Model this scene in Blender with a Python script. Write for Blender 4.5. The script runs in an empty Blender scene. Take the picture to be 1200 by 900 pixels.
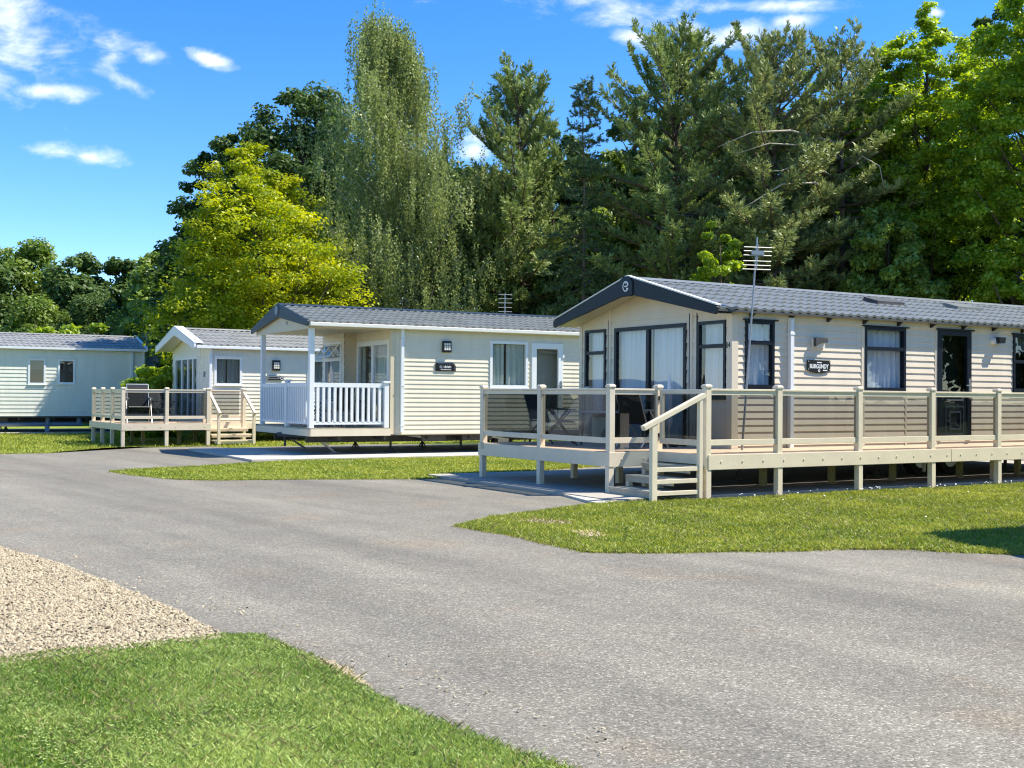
import bpy, bmesh, math, random
import numpy as np
from mathutils import Vector, Matrix

scene = bpy.context.scene
COL = scene.collection
R = math.radians

# ------------------------------------------------------------------ camera
FPX, PITCH, ROLL, EYE = 1370.0, R(.637), R(.4125), 1.55
cp, sp, cr, sr = math.cos(PITCH), math.sin(PITCH), math.cos(ROLL), math.sin(ROLL)
FWD = Vector((0, cp, sp)); UP0 = Vector((0, -sp, cp)); RT0 = Vector((1, 0, 0))
RT = RT0 * cr + UP0 * sr; UPV = UP0 * cr - RT0 * sr
cam_d = bpy.data.cameras.new('camera'); cam = bpy.data.objects.new('camera', cam_d); COL.objects.link(cam)
M = Matrix(((RT.x, UPV.x, -FWD.x, 0), (RT.y, UPV.y, -FWD.y, 0), (RT.z, UPV.z, -FWD.z, EYE), (0, 0, 0, 1)))
cam.matrix_world = M
cam_d.sensor_fit = 'HORIZONTAL'; cam_d.sensor_width = 36.0; cam_d.lens = 36.0 * FPX / 1200.0
cam_d.clip_end = 3000; cam_d.clip_start = .1
scene.camera = cam

def ground_at(px, py, z=0.0):
    d = FWD + RT * ((px - 600) / FPX) - UPV * ((py - 450) / FPX)
    t = (z - EYE) / d.z
    return (d.x * t, d.y * t)
def spot(px, depth):
    return ((px - 600) / FPX * depth, depth)
def top_z(px, py, depth):
    d = FWD + RT * ((px - 600) / FPX) - UPV * ((py - 450) / FPX)
    return EYE + d.z * depth / d.y

# ------------------------------------------------------------------ object helpers
def tag(o, label=None, cat=None, group=None, kind=None):
    if label: o['label'] = label
    if cat: o['category'] = cat
    if group: o['group'] = group
    if kind: o['kind'] = kind
    return o
def empty(name, loc=(0, 0, 0), yaw=0.0):
    o = bpy.data.objects.new(name, None); COL.objects.link(o)
    o.location = loc; o.rotation_euler = (0, 0, yaw); o.empty_display_size = .3
    return o
def link(name, me, mat, parent=None):
    o = bpy.data.objects.new(name, me); COL.objects.link(o)
    if mat: me.materials.append(mat)
    if parent: o.parent = parent
    return o
def copy_tree(o, parent=None):
    c = o.copy(); COL.objects.link(c); c.parent = parent
    for ch in list(o.children): copy_tree(ch, c)
    return c

class PF:
    """a wall's own frame: along A, up Z, out N"""
    def __init__(s, o, A, N): s.o, s.A, s.N, s.Z = Vector(o), Vector(A).normalized(), Vector(N).normalized(), Vector((0, 0, 1))
    def p(s, a, z, n=0.0): return s.o + s.A * a + s.N * n + s.Z * z

class MB:
    def __init__(s): s.v, s.f = [], []
    def poly(s, pts):
        k = len(s.v); s.v += [tuple(p) for p in pts]; s.f.append(tuple(range(k, k + len(pts))))
    def box8(s, p):
        k = len(s.v); s.v += [tuple(q) for q in p]
        for f in ((0, 3, 2, 1), (4, 5, 6, 7), (0, 1, 5, 4), (1, 2, 6, 5), (2, 3, 7, 6), (3, 0, 4, 7)): s.f.append(tuple(k + i for i in f))
    def box(s, x0, x1, y0, y1, z0, z1):
        s.box8([(x0, y0, z0), (x1, y0, z0), (x1, y1, z0), (x0, y1, z0), (x0, y0, z1), (x1, y0, z1), (x1, y1, z1), (x0, y1, z1)])
    def pbox(s, f, a0, a1, z0, z1, n0, n1):
        s.box8([f.p(a0, z0, n1), f.p(a1, z0, n1), f.p(a1, z0, n0), f.p(a0, z0, n0), f.p(a0, z1, n1), f.p(a1, z1, n1), f.p(a1, z1, n0), f.p(a0, z1, n0)])
    def bar(s, p, q, w, h, up=(0, 0, 1)):
        p, q = Vector(p), Vector(q); d = (q - p).normalized(); sd = d.cross(Vector(up))
        if sd.length < 1e-4: sd = d.cross(Vector((1, 0, 0)))
        sd.normalize(); u = sd.cross(d); a, b = sd * (w / 2), u * (h / 2)
        s.box8([p - a - b, p + a - b, q + a - b, q - a - b, p - a + b, p + a + b, q + a + b, q - a + b])
    def tube(s, pts, rad, n=8, cap=True):
        pts = [Vector(p) for p in pts]
        if not hasattr(rad, '__len__'): rad = [rad] * len(pts)
        k = len(s.v); ref = Vector((0, 0, 1))
        for i, p in enumerate(pts):
            d = (pts[min(i + 1, len(pts) - 1)] - pts[max(i - 1, 0)]).normalized()
            if abs(d.dot(ref)) > .95: ref = Vector((1, 0, 0)) if abs(d.x) < .9 else Vector((0, 1, 0))
            a = d.cross(ref).normalized(); b = a.cross(d); ref = b if abs(b.dot(d)) < .5 else ref
            for j in range(n):
                t = 2 * math.pi * j / n; s.v.append(tuple(p + (a * math.cos(t) + b * math.sin(t)) * rad[i]))
        for i in range(len(pts) - 1):
            for j in range(n):
                j2 = (j + 1) % n; s.f.append((k + i * n + j, k + i * n + j2, k + (i + 1) * n + j2, k + (i + 1) * n + j))
        if cap:
            s.f.append(tuple(k + j for j in range(n))[::-1]); e = k + (len(pts) - 1) * n; s.f.append(tuple(e + j for j in range(n)))
    def prism(s, pts, off):
        """closed outline pts extruded by vector off"""
        off = Vector(off); k = len(s.v); n = len(pts)
        s.v += [tuple(Vector(p)) for p in pts] + [tuple(Vector(p) + off) for p in pts]
        s.f.append(tuple(range(k, k + n))[::-1]); s.f.append(tuple(range(k + n, k + 2 * n)))
        for i in range(n):
            j = (i + 1) % n; s.f.append((k + i, k + j, k + n + j, k + n + i))
    def build(s, name, mat, parent=None, smooth=False, fix=True, bevel=0):
        me = bpy.data.meshes.new(name); me.from_pydata(s.v, [], s.f); me.update()
        if fix:
            bm = bmesh.new(); bm.from_mesh(me); bmesh.ops.recalc_face_normals(bm, faces=bm.faces); bm.to_mesh(me); bm.free()
        if smooth: me.polygons.foreach_set('use_smooth', [True] * len(me.polygons))
        o = link(name, me, mat, parent)
        if bevel:
            m = o.modifiers.new('edges', 'BEVEL'); m.width = bevel; m.segments = 2; m.limit_method = 'ANGLE'
        return o

def mesh_np(name, V, F, rnd=None, mat=None, parent=None):
    """V (n,3) float, F (m,k) int, all faces with k corners"""
    V = np.ascontiguousarray(V, np.float32); F = np.ascontiguousarray(F, np.int32); m, k = F.shape
    me = bpy.data.meshes.new(name); me.vertices.add(len(V)); me.loops.add(m * k); me.polygons.add(m)
    me.vertices.foreach_set('co', V.ravel()); me.loops.foreach_set('vertex_index', F.ravel())
    me.polygons.foreach_set('loop_start', np.arange(m, dtype=np.int32) * k)
    if rnd is not None:
        at = me.attributes.new('rnd', 'FLOAT', 'FACE'); at.data.foreach_set('value', np.ascontiguousarray(rnd, np.float32))
    me.update(calc_edges=True)
    return link(name, me, mat, parent)

# ------------------------------------------------------------------ materials
def nodes_of(m):
    m.use_nodes = True; nt = m.node_tree
    return nt, nt.nodes, nt.links
def base_mat(name, col, rough=.5, metal=0.0, spec=.5, var=0.0, vscale=6.0, col2=None, bump=0.0, bscale=40.0, stretch=(1, 1, 1), coat=0.0):
    m = bpy.data.materials.new(name); nt, N, L = nodes_of(m); b = N['Principled BSDF']
    b.inputs['Base Color'].default_value = (*col, 1); b.inputs['Roughness'].default_value = rough; b.inputs['Metallic'].default_value = metal
    b.inputs['Specular IOR Level'].default_value = spec
    if coat: b.inputs['Coat Weight'].default_value = coat; b.inputs['Coat Roughness'].default_value = .1
    tc = N.new('ShaderNodeTexCoord'); mp = N.new('ShaderNodeMapping'); mp.inputs['Scale'].default_value = stretch
    L.new(tc.outputs['Object'], mp.inputs['Vector'])
    if var or col2:
        nz = N.new('ShaderNodeTexNoise'); nz.inputs['Scale'].default_value = vscale; nz.inputs['Detail'].default_value = 6; nz.inputs['Roughness'].default_value = .65
        L.new(mp.outputs[0], nz.inputs['Vector'])
        rp = N.new('ShaderNodeValToRGB'); rp.color_ramp.elements[0].position = .3; rp.color_ramp.elements[1].position = .7
        c2 = col2 or tuple(min(1, c * (1 + var)) for c in col); c1 = col if col2 else tuple(c * (1 - var) for c in col)
        rp.color_ramp.elements[0].color = (*c1, 1); rp.color_ramp.elements[1].color = (*c2, 1)
        L.new(nz.outputs['Fac'], rp.inputs[0]); L.new(rp.outputs[0], b.inputs['Base Color'])
    if bump:
        n2 = N.new('ShaderNodeTexNoise'); n2.inputs['Scale'].default_value = bscale; n2.inputs['Detail'].default_value = 4
        L.new(mp.outputs[0], n2.inputs['Vector'])
        bp = N.new('ShaderNodeBump'); bp.inputs['Strength'].default_value = bump; bp.inputs['Distance'].default_value = .01
        L.new(n2.outputs['Fac'], bp.inputs['Height']); L.new(bp.outputs[0], b.inputs['Normal'])
    return m
def leaf_mat(name, dark, light, trans=.35, rough=.45, spec=.4, tcol=None):
    m = bpy.data.materials.new(name); nt, N, L = nodes_of(m); b = N['Principled BSDF']; out = N['Material Output']
    at = N.new('ShaderNodeAttribute'); at.attribute_name = 'rnd'
    rp = N.new('ShaderNodeValToRGB'); rp.color_ramp.elements[0].color = (*dark, 1); rp.color_ramp.elements[1].color = (*light, 1)
    L.new(at.outputs['Fac'], rp.inputs[0]); L.new(rp.outputs[0], b.inputs['Base Color'])
    b.inputs['Roughness'].default_value = rough; b.inputs['Specular IOR Level'].default_value = spec
    tr = N.new('ShaderNodeBsdfTranslucent'); mx = N.new('ShaderNodeMixShader'); mx.inputs[0].default_value = trans
    hs = N.new('ShaderNodeHueSaturation'); hs.inputs['Hue'].default_value = .49; hs.inputs['Saturation'].default_value = 1.1; hs.inputs['Value'].default_value = 1.5
    L.new(rp.outputs[0], hs.inputs['Color']); L.new(hs.outputs[0], tr.inputs['Color'])
    L.new(b.outputs[0], mx.inputs[1]); L.new(tr.outputs[0], mx.inputs[2]); L.new(mx.outputs[0], out.inputs['Surface'])
    return m
def glass_mat(name, tint, k=1.0, add=0.02):
    m = bpy.data.materials.new(name); nt, N, L = nodes_of(m); out = N['Material Output']; N.remove(N['Principled BSDF'])
    t = N.new('ShaderNodeBsdfTransparent'); t.inputs[0].default_value = (*tint, 1)
    g = N.new('ShaderNodeBsdfGlossy'); g.inputs['Roughness'].default_value = .0; g.inputs['Color'].default_value = (.95, .97, 1, 1)
    lw = N.new('ShaderNodeLayerWeight'); lw.inputs['Blend'].default_value = .5
    fr = N.new('ShaderNodeMath'); fr.operation = 'POWER'; fr.inputs[1].default_value = 4.6; L.new(lw.outputs['Facing'], fr.inputs[0])
    ma = N.new('ShaderNodeMath'); ma.operation = 'MULTIPLY_ADD'; ma.inputs[1].default_value = k; ma.inputs[2].default_value = .04 + add; ma.use_clamp = True
    mx = N.new('ShaderNodeMixShader')
    # wavy float glass, so that reflections are not perfectly straight
    tc = N.new('ShaderNodeTexCoord'); nz = N.new('ShaderNodeTexNoise'); nz.inputs['Scale'].default_value = 1.7
    bp = N.new('ShaderNodeBump'); bp.inputs['Strength'].default_value = .06; bp.inputs['Distance'].default_value = .02
    L.new(tc.outputs['Object'], nz.inputs['Vector']); L.new(nz.outputs['Fac'], bp.inputs['Height']); L.new(bp.outputs[0], g.inputs['Normal'])
    L.new(fr.outputs[0], ma.inputs[0]); L.new(ma.outputs[0], mx.inputs[0]); L.new(t.outputs[0], mx.inputs[1]); L.new(g.outputs[0], mx.inputs[2])
    L.new(mx.outputs[0], out.inputs['Surface'])
    return m

MAT = {}
MAT['clad_beige'] = base_mat('beige vinyl cladding', (.735, .64, .49), .45, var=.055, vscale=2.2, stretch=(1.6, 1.6, .3))
MAT['clad_cream'] = base_mat('cream vinyl cladding', (.78, .695, .545), .45, var=.055, vscale=2.2, stretch=(1.6, 1.6, .3))
MAT['clad_white'] = base_mat('off white vinyl cladding', (.79, .745, .63), .45, var=.055, vscale=2.2, stretch=(1.6, 1.6, .3))
MAT['clad_pale'] = base_mat('pale green grey cladding', (.76, .735, .63), .5, var=.07, vscale=2.2, stretch=(1.6, 1.6, .3))
MAT['roof'] = base_mat('grey coated roof tile sheet', (.20, .208, .195), .34, spec=.7, var=.18, vscale=2.5, bump=.03, bscale=200)
MAT['roof_old'] = base_mat('weathered grey roof tile sheet', (.265, .265, .255), .45, var=.22, vscale=2.2)
MAT['navy'] = base_mat('dark blue grey trim', (.010, .015, .022), .45, spec=.3, var=.1)
MAT['navy_gloss'] = base_mat('anthracite window frame', (.008, .012, .020), .35, spec=.3)
MAT['slate_blue'] = base_mat('slate blue trim', (.03, .046, .065), .4, spec=.35)
MAT['white'] = base_mat('white plastic', (.80, .81, .82), .35, var=.03)
MAT['gutter'] = base_mat('cream white gutter', (.76, .73, .66), .4, var=.04)
MAT['soffit'] = base_mat('warm cream soffit', (.66, .56, .40), .5, var=.03)
MAT['deck_vinyl'] = base_mat('ivory deck plastic', (.74, .635, .475), .45, var=.07, vscale=2.5)
MAT['deck_board'] = base_mat('tan deck board', (.50, .37, .25), .6, var=.16, vscale=5, stretch=(1, 8, 1))
MAT['step_board'] = base_mat('grooved grey tan step', (.42, .38, .29), .6, var=.12, vscale=9)
MAT['old_post'] = base_mat('weathered timber post', (.33, .30, .14), .8, var=.25, vscale=9)
MAT['steel'] = base_mat('galvanised steel', (.42, .43, .44), .42, metal=.85, var=.12)
MAT['dark_steel'] = base_mat('grimy chassis steel', (.06, .06, .06), .6, var=.3, vscale=10)
MAT['blue_steel'] = base_mat('blue grey painted tube', (.16, .21, .28), .5)
MAT['aerial'] = base_mat('dull aluminium', (.38, .38, .37), .45, metal=.5)
MAT['black'] = base_mat('black plastic', (.012, .012, .013), .3)
MAT['interior'] = base_mat('grey pane backing', (.34, .35, .32), .8)  # for the sheets added behind panes to set how dark they look
MAT['curtain'] = base_mat('white net curtain', (.80, .83, .86), .9, spec=.1)
MAT['curtain_green'] = base_mat('pale green curtain', (.55, .60, .55), .9, spec=.1)
MAT['blind'] = base_mat('grey blind', (.42, .44, .44), .8)
MAT['pane'] = glass_mat('window glass', (.86, .89, .90), 1.0, .03)
MAT['pane_dark'] = glass_mat('dim window glass', (.42, .46, .45), 1.0, .03)
MAT['smoked'] = glass_mat('tinted deck glass', (.42, .445, .44), 1.0, .0)
MAT['smoked_shade'] = glass_mat('shade darkened deck glass', (.29, .32, .315), 1.2, .02)  # same deck glass, tint darkened to stand for shaded wall and dark reflections
MAT['lamp_lens'] = base_mat('frosted lamp lens', (.75, .73, .66), .3)
MAT['lettering'] = base_mat('white lettering', (.82, .83, .82), .5)
MAT['grey_sign'] = base_mat('silver grey name board', (.25, .27, .29), .35, metal=.3)
MAT['fabric'] = base_mat('dark mesh fabric', (.03, .033, .036), .8, var=.2, vscale=60)
MAT['chair_frame'] = base_mat('pale chair tube', (.72, .72, .72), .35, metal=.3)
MAT['table'] = base_mat('white table laminate', (.70, .70, .68), .4)
MAT['bark'] = base_mat('brown bark', (.09, .065, .045), .9, var=.35, vscale=7, bump=.6, bscale=12, stretch=(1, 1, .25))
MAT['bark_pine'] = base_mat('grey pine bark', (.16, .12, .085), .9, var=.35, vscale=7, bump=.6, bscale=12, stretch=(1, 1, .25))
MAT['bark_dead'] = base_mat('bleached bare branch', (.42, .36, .27), .85, var=.2, vscale=7)
MAT['bark_birch'] = base_mat('pale birch bark', (.50, .47, .42), .8, col2=(.10, .09, .08), vscale=5, stretch=(1, 1, 3))
MAT['tyre'] = base_mat('tyre rubber', (.02, .02, .02), .8)
MAT['van_white'] = base_mat('silver vehicle paint', (.30, .31, .32), .25, coat=.5)
MAT['van_grey'] = base_mat('mid grey vehicle paint', (.18, .20, .22), .25, coat=.5)
# ------------------------------------------------------------------ light and sky
SUN_EL = R(53.5)
SUN_DIR = Vector((.995, .085, 0)).normalized() * math.cos(SUN_EL) + Vector((0, 0, math.sin(SUN_EL)))
sun_d = bpy.data.lights.new('sun', 'SUN'); sun_d.energy = 5.0; sun_d.angle = R(.53); sun_d.color = (1, .94, .81)
sun = bpy.data.objects.new('sun', sun_d); COL.objects.link(sun); sun.location = SUN_DIR * 60
sun.rotation_euler = SUN_DIR.to_track_quat('Z', 'Y').to_euler()
world = bpy.data.worlds.new('World'); scene.world = world; world.use_nodes = True
nt = world.node_tree; N, L = nt.nodes, nt.links; bg = N['Background']
sky = N.new('ShaderNodeTexSky'); sky.sky_type = 'NISHITA'; sky.sun_disc = False
sky.sun_elevation = SUN_EL; sky.sun_rotation = math.atan2(SUN_DIR.x, SUN_DIR.y); sky.air_density = 1.0; sky.dust_density = .0; sky.altitude = 1800; sky.ozone_density = 2.2
hs = N.new('ShaderNodeHueSaturation'); hs.inputs['Saturation'].default_value = 1.36; hs.inputs['Value'].default_value = 1.18; hs.inputs['Hue'].default_value = .506
L.new(sky.outputs[0], hs.inputs['Color'])
tc = N.new('ShaderNodeTexCoord'); sep = N.new('ShaderNodeSeparateXYZ'); L.new(tc.outputs['Generated'], sep.inputs[0])
def mth(op, a, b=None, c=None, clamp=False):
    n = N.new('ShaderNodeMath'); n.operation = op; n.use_clamp = clamp
    for i, x in enumerate((a, b, c)):
        if x is None: continue
        if isinstance(x, (int, float)): n.inputs[i].default_value = x
        else: L.new(x, n.inputs[i])
    return n.outputs[0]
yy = mth('MAXIMUM', sep.outputs['Y'], .05)
tx = mth('DIVIDE', sep.outputs['X'], yy); tz = mth('DIVIDE', sep.outputs['Z'], yy)
cmb = N.new('ShaderNodeCombineXYZ'); L.new(tx, cmb.inputs[0]); L.new(tz, cmb.inputs[1])
mp = N.new('ShaderNodeMapping'); mp.inputs['Scale'].default_value = (17, 30, 1); L.new(cmb.outputs[0], mp.inputs['Vector'])
nz = N.new('ShaderNodeTexNoise'); nz.inputs['Scale'].default_value = 1.0; nz.inputs['Detail'].default_value = 8; nz.inputs['Roughness'].default_value = .6; nz.inputs['Distortion'].default_value = .3
L.new(mp.outputs[0], nz.inputs['Vector'])
# small fair weather clouds: centre (azimuth, height) and half size, in pixels of the 1200-wide frame
CL = [(8, 40, 80, 75, 0), (-60, 60, 120, 85, 0), (52, 108, 55, 12, .05), (130, 66, 30, 26, 0), (172, 66, 30, 15, .1), (150, 98, 34, 18, .35), (236, 66, 34, 11, .3), (70, 180, 45, 11, .1), (100, 185, 42, 15, .1),
      (735, 12, 75, 26, 0), (742, 38, 42, 16, .3), (800, 30, 42, 18, 0), (870, 32, 75, 24, -.1), (905, 2, 110, 13, 0), (930, 18, 50, 12, -.1), (720, -30, 200, 45, 0), (556, 172, 26, 20, 0), (1095, 8, 14, 8, 0)]
best = None
for (px, py, rx, ry, tilt) in CL:
    ax = mth('SUBTRACT', tx, (px - 600) / FPX); az = mth('SUBTRACT', tz, (463.5 - py) / FPX)
    if tilt: az = mth('ADD', az, mth('MULTIPLY', ax, tilt))
    ax = mth('MULTIPLY', ax, FPX / rx); az = mth('MULTIPLY', az, FPX / ry)
    d = mth('SQRT', mth('ADD', mth('MULTIPLY', ax, ax), mth('MULTIPLY', az, az)))
    e = mth('SUBTRACT', 1.0, d)
    best = e if best is None else mth('MAXIMUM', best, e)
dens = mth('ADD', mth('MULTIPLY', best, .85), mth('MULTIPLY', mth('SUBTRACT', nz.outputs['Fac'], .5), 2.7))
mr = N.new('ShaderNodeMapRange'); mr.interpolation_type = 'SMOOTHSTEP'; mr.inputs['From Min'].default_value = -.02; mr.inputs['From Max'].default_value = 1.2
L.new(dens, mr.inputs['Value'])
front = mth('GREATER_THAN', sep.outputs['Y'], .06)
fac = mth('MULTIPLY', mth('MULTIPLY', mr.outputs[0], .92), front)
mix = N.new('ShaderNodeMix'); mix.data_type = 'RGBA'; L.new(fac, mix.inputs[0]); L.new(hs.outputs[0], mix.inputs[6]); mix.inputs[7].default_value = (6.6, 6.8, 7.1, 1)
L.new(mix.outputs[2], bg.inputs['Color']); bg.inputs['Strength'].default_value = .125
vs = scene.view_settings; vs.view_transform = 'Standard'; vs.look = 'None'; vs.gamma = 1.0; vs.exposure = 0.82; vs.use_curve_mapping = False
scene.cycles.max_bounces = 10; scene.cycles.transparent_max_bounces = 24; scene.cycles.diffuse_bounces = 4; scene.cycles.glossy_bounces = 4
scene.cycles.caustics_reflective = False; scene.cycles.caustics_refractive = False
scene.cycles.use_denoising = True
scene.cycles.pixel_filter_type = 'BLACKMAN_HARRIS'; scene.cycles.filter_width = 1.15
# ------------------------------------------------------------------ the setting: ground, road, lawns, gravel, slabs
def rot(o, yaw, a, b): c, s = math.cos(yaw), math.sin(yaw); return (o[0] + a * c - b * s, o[1] + a * s + b * c)
YA, OA = R(31.4), ground_at(831, 585.8)          # the front corner of the big deck
YB, OB = R(29.0), (-3.04, 30.31)                  # wall corner of the home with the porch
YC, OC = R(31.0), (-11.33, 33.96)                 # front corner of the far deck
YD, OD = R(29.0), (-14.81, 47.01)                 # right end of the far left home

def wnode(N, L, v, scale, detail=5, rough=.6):
    n = N.new('ShaderNodeTexNoise'); n.inputs['Scale'].default_value = scale; n.inputs['Detail'].default_value = detail; n.inputs['Roughness'].default_value = rough
    L.new(v, n.inputs['Vector']); return n.outputs['Fac']
def ramp(N, L, fac, stops):
    r = N.new('ShaderNodeValToRGB'); e = r.color_ramp.elements
    while len(e) < len(stops): e.new(.5)
    for k, (p, c) in enumerate(stops): e[k].position = p; e[k].color = (*c, 1) if len(c) == 3 else c
    L.new(fac, r.inputs[0]); return r.outputs[0]
def mixc(N, L, fac, a, b, mode='MIX'):
    m = N.new('ShaderNodeMix'); m.data_type = 'RGBA'; m.blend_type = mode
    if isinstance(fac, float): m.inputs[0].default_value = fac
    else: L.new(fac, m.inputs[0])
    for i, x in ((6, a), (7, b)):
        if isinstance(x, tuple): m.inputs[i].default_value = (*x, 1)
        else: L.new(x, m.inputs[i])
    return m.outputs[2]

def asphalt():
    m = bpy.data.materials.new('worn asphalt'); nt, N, L = nodes_of(m); b = N['Principled BSDF']
    tc = N.new('ShaderNodeTexCoord'); P = tc.outputs['Object']
    m0 = N.new('ShaderNodeMapping'); m0.inputs['Rotation'].default_value = (0, 0, R(53)); L.new(P, m0.inputs['Vector'])
    mp = N.new('ShaderNodeMapping'); mp.inputs['Scale'].default_value = (.10, 1, 1); L.new(m0.outputs[0], mp.inputs['Vector'])
    big = wnode(N, L, mp.outputs[0], .75, 4); mid = wnode(N, L, P, 1.3, 6)
    v = N.new('ShaderNodeTexVoronoi'); v.inputs['Scale'].default_value = 92; L.new(P, v.inputs['Vector'])
    sepc = N.new('ShaderNodeSeparateColor'); L.new(v.outputs['Color'], sepc.inputs[0])
    chips = ramp(N, L, sepc.outputs[0], [(0, (.124, .114, .092)), (.5, (.202, .189, .154)), (.87, (.258, .242, .200)), (1, (.45, .42, .35))])
    tone = ramp(N, L, big, [(.32, (.76, .755, .76)), (.68, (1.2, 1.19, 1.17))])
    tone2 = ramp(N, L, mid, [(.3, (.90, .89, .90)), (.72, (1.10, 1.09, 1.07))])
    c = mixc(N, L, 1.0, mixc(N, L, 1.0, chips, tone, 'MULTIPLY'), tone2, 'MULTIPLY')
    rust = wnode(N, L, P, .55, 4); rm = ramp(N, L, rust, [(.56, (0, 0, 0)), (.75, (1, 1, 1))])
    c = mixc(N, L, rm, c, mixc(N, L, 1.0, c, (1.12, .99, .88), 'MULTIPLY'))
    L.new(c, b.inputs['Base Color']); b.inputs['Roughness'].default_value = .8; b.inputs['Specular IOR Level'].default_value = .3
    bp = N.new('ShaderNodeBump'); bp.inputs['Strength'].default_value = .45; bp.inputs['Distance'].default_value = .004
    ht = N.new('ShaderNodeMath'); ht.operation = 'SUBTRACT'; ht.inputs[0].default_value = 1; L.new(v.outputs['Distance'], ht.inputs[1]); L.new(ht.outputs[0], bp.inputs['Height']); L.new(bp.outputs[0], b.inputs['Normal'])
    return m
def turf(name, stops, mult=1.0):
    m = bpy.data.materials.new(name); nt, N, L = nodes_of(m); b = N['Principled BSDF']
    P = N.new('ShaderNodeTexCoord').outputs['Object']
    c = ramp(N, L, wnode(N, L, P, 1.1, 7, .7), stops)
    c = mixc(N, L, 1.0, c, ramp(N, L, wnode(N, L, P, 38, 3), [(.3, (.7, .72, .7)), (.7, (1.25, 1.25, 1.2))]), 'MULTIPLY')
    L.new(c, b.inputs['Base Color']); b.inputs['Roughness'].default_value = .9; b.inputs['Specular IOR Level'].default_value = .15
    bp = N.new('ShaderNodeBump'); bp.inputs['Strength'].default_value = .8; bp.inputs['Distance'].default_value = .03
    L.new(wnode(N, L, P, 45, 4), bp.inputs['Height']); L.new(bp.outputs[0], b.inputs['Normal'])
    return m
MAT['asphalt'] = asphalt()
MAT['turf'] = turf('lawn turf', [(.25, (.16, .21, .03)), (.5, (.23, .28, .042)), (.72, (.33, .34, .10))])
MAT['turf_near'] = turf('thick lawn turf', [(.25, (.11, .18, .025)), (.5, (.18, .25, .035)), (.75, (.27, .30, .09))])
MAT['field'] = turf('rough ground', [(.3, (.05, .075, .02)), (.7, (.09, .12, .035))])
MAT['slab'] = base_mat('concrete slab', (.40, .365, .31), .85, var=.14, vscale=1.6, bump=.2, bscale=60)
MAT['slab_pale'] = base_mat('pale concrete slab', (.52, .48, .41), .85, var=.12, vscale=1.6, bump=.2, bscale=60)
MAT['gravel_bed'] = base_mat('gravel bed', (.22, .185, .135), .9, var=.4, vscale=45, bump=1.0, bscale=45)
MAT['stone'] = leaf_mat('cream gravel stone', (.19, .152, .095), (.54, .455, .315), trans=0, rough=.75, spec=.25)
MAT['sand'] = base_mat('bare sandy soil', (.40, .32, .21), .95, var=.25, vscale=12, bump=.5, bscale=60)
MAT['blade'] = leaf_mat('grass blade', (.14, .20, .022), (.48, .48, .095), trans=.3, rough=.5, spec=.3)
MAT['blade_near'] = leaf_mat('lush grass blade', (.085, .18, .022), (.57, .65, .21), trans=.3, rough=.45, spec=.35)
MAT['blade_dry'] = leaf_mat('dry grass blade', (.16, .15, .05), (.36, .31, .14), trans=.25, rough=.6, spec=.2)
MAT['petal'] = base_mat('white petal', (.8, .8, .78), .7)

rng = np.random.default_rng(7)
def smooth_poly(pts, step, jit, seed, closed=True):
    """resample an outline and roughen it"""
    r = np.random.default_rng(seed); P = [np.array(p, float) for p in pts]; out = []
    n = len(P)
    for i in range(n if closed else n - 1):
        a, b = P[i], P[(i + 1) % n]; Lg = np.linalg.norm(b - a); k = max(1, int(Lg / step))
        for j in range(k):
            q = a + (b - a) * j / k; nn = np.array([-(b - a)[1], (b - a)[0]]) / max(Lg, 1e-6)
            s = np.dot(q, (.9, 1.7))
            w = .5 * math.sin(s * 2.1 + seed) + .35 * math.sin(s * 5.3 + 2 * seed) + .5 * r.normal()
            out.append(q + nn * jit * w)
    if not closed: out.append(P[-1])
    return np.array(out)
def in_poly(pts, poly):
    x, y = pts[:, 0], pts[:, 1]; ins = np.zeros(len(pts), bool); n = len(poly); j = n - 1
    for i in range(n):
        xi, yi = poly[i]; xj, yj = poly[j]
        c = ((yi > y) != (yj > y)) & (x < (xj - xi) * (y - yi) / (yj - yi + 1e-12) + xi)
        ins ^= c; j = i
    return ins
def sheet(name, poly, z, mat, thick=0.0):
    bm = bmesh.new(); vs_ = [bm.verts.new((p[0], p[1], z)) for p in poly]; f = bm.faces.new(vs_)
    if thick:
        low = [bm.verts.new((p[0], p[1], z - thick)) for p in poly]; n = len(poly)
        for i in range(n): bm.faces.new((vs_[i], vs_[(i + 1) % n], low[(i + 1) % n], low[i]))
    bmesh.ops.triangulate(bm, faces=[f]); bmesh.ops.recalc_face_normals(bm, faces=bm.faces)
    me = bpy.data.meshes.new(name); bm.to_mesh(me); bm.free()
    for p in me.polygons:
        pass
    o = link(name, me, mat)
    if me.polygons[0].normal.z < 0 and not thick: me.flip_normals()
    return tag(o, kind='structure')

g = MB(); g.poly([(-900, -300, -.03), (900, -300, -.03), (900, 1500, -.03), (-900, 1500, -.03)]); tag(g.build('ground', MAT['field'], fix=False), kind='structure')
road_poly = [(-60, -30), (45, -30), (45, 16), (20, 30), (4, 38), (-6, 37.5), (-12, 33.0), (-20, 27.6), (-60, 20)]
sheet('road', smooth_poly(road_poly, 2, .0, 1), 0.0, MAT['asphalt'])

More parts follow.
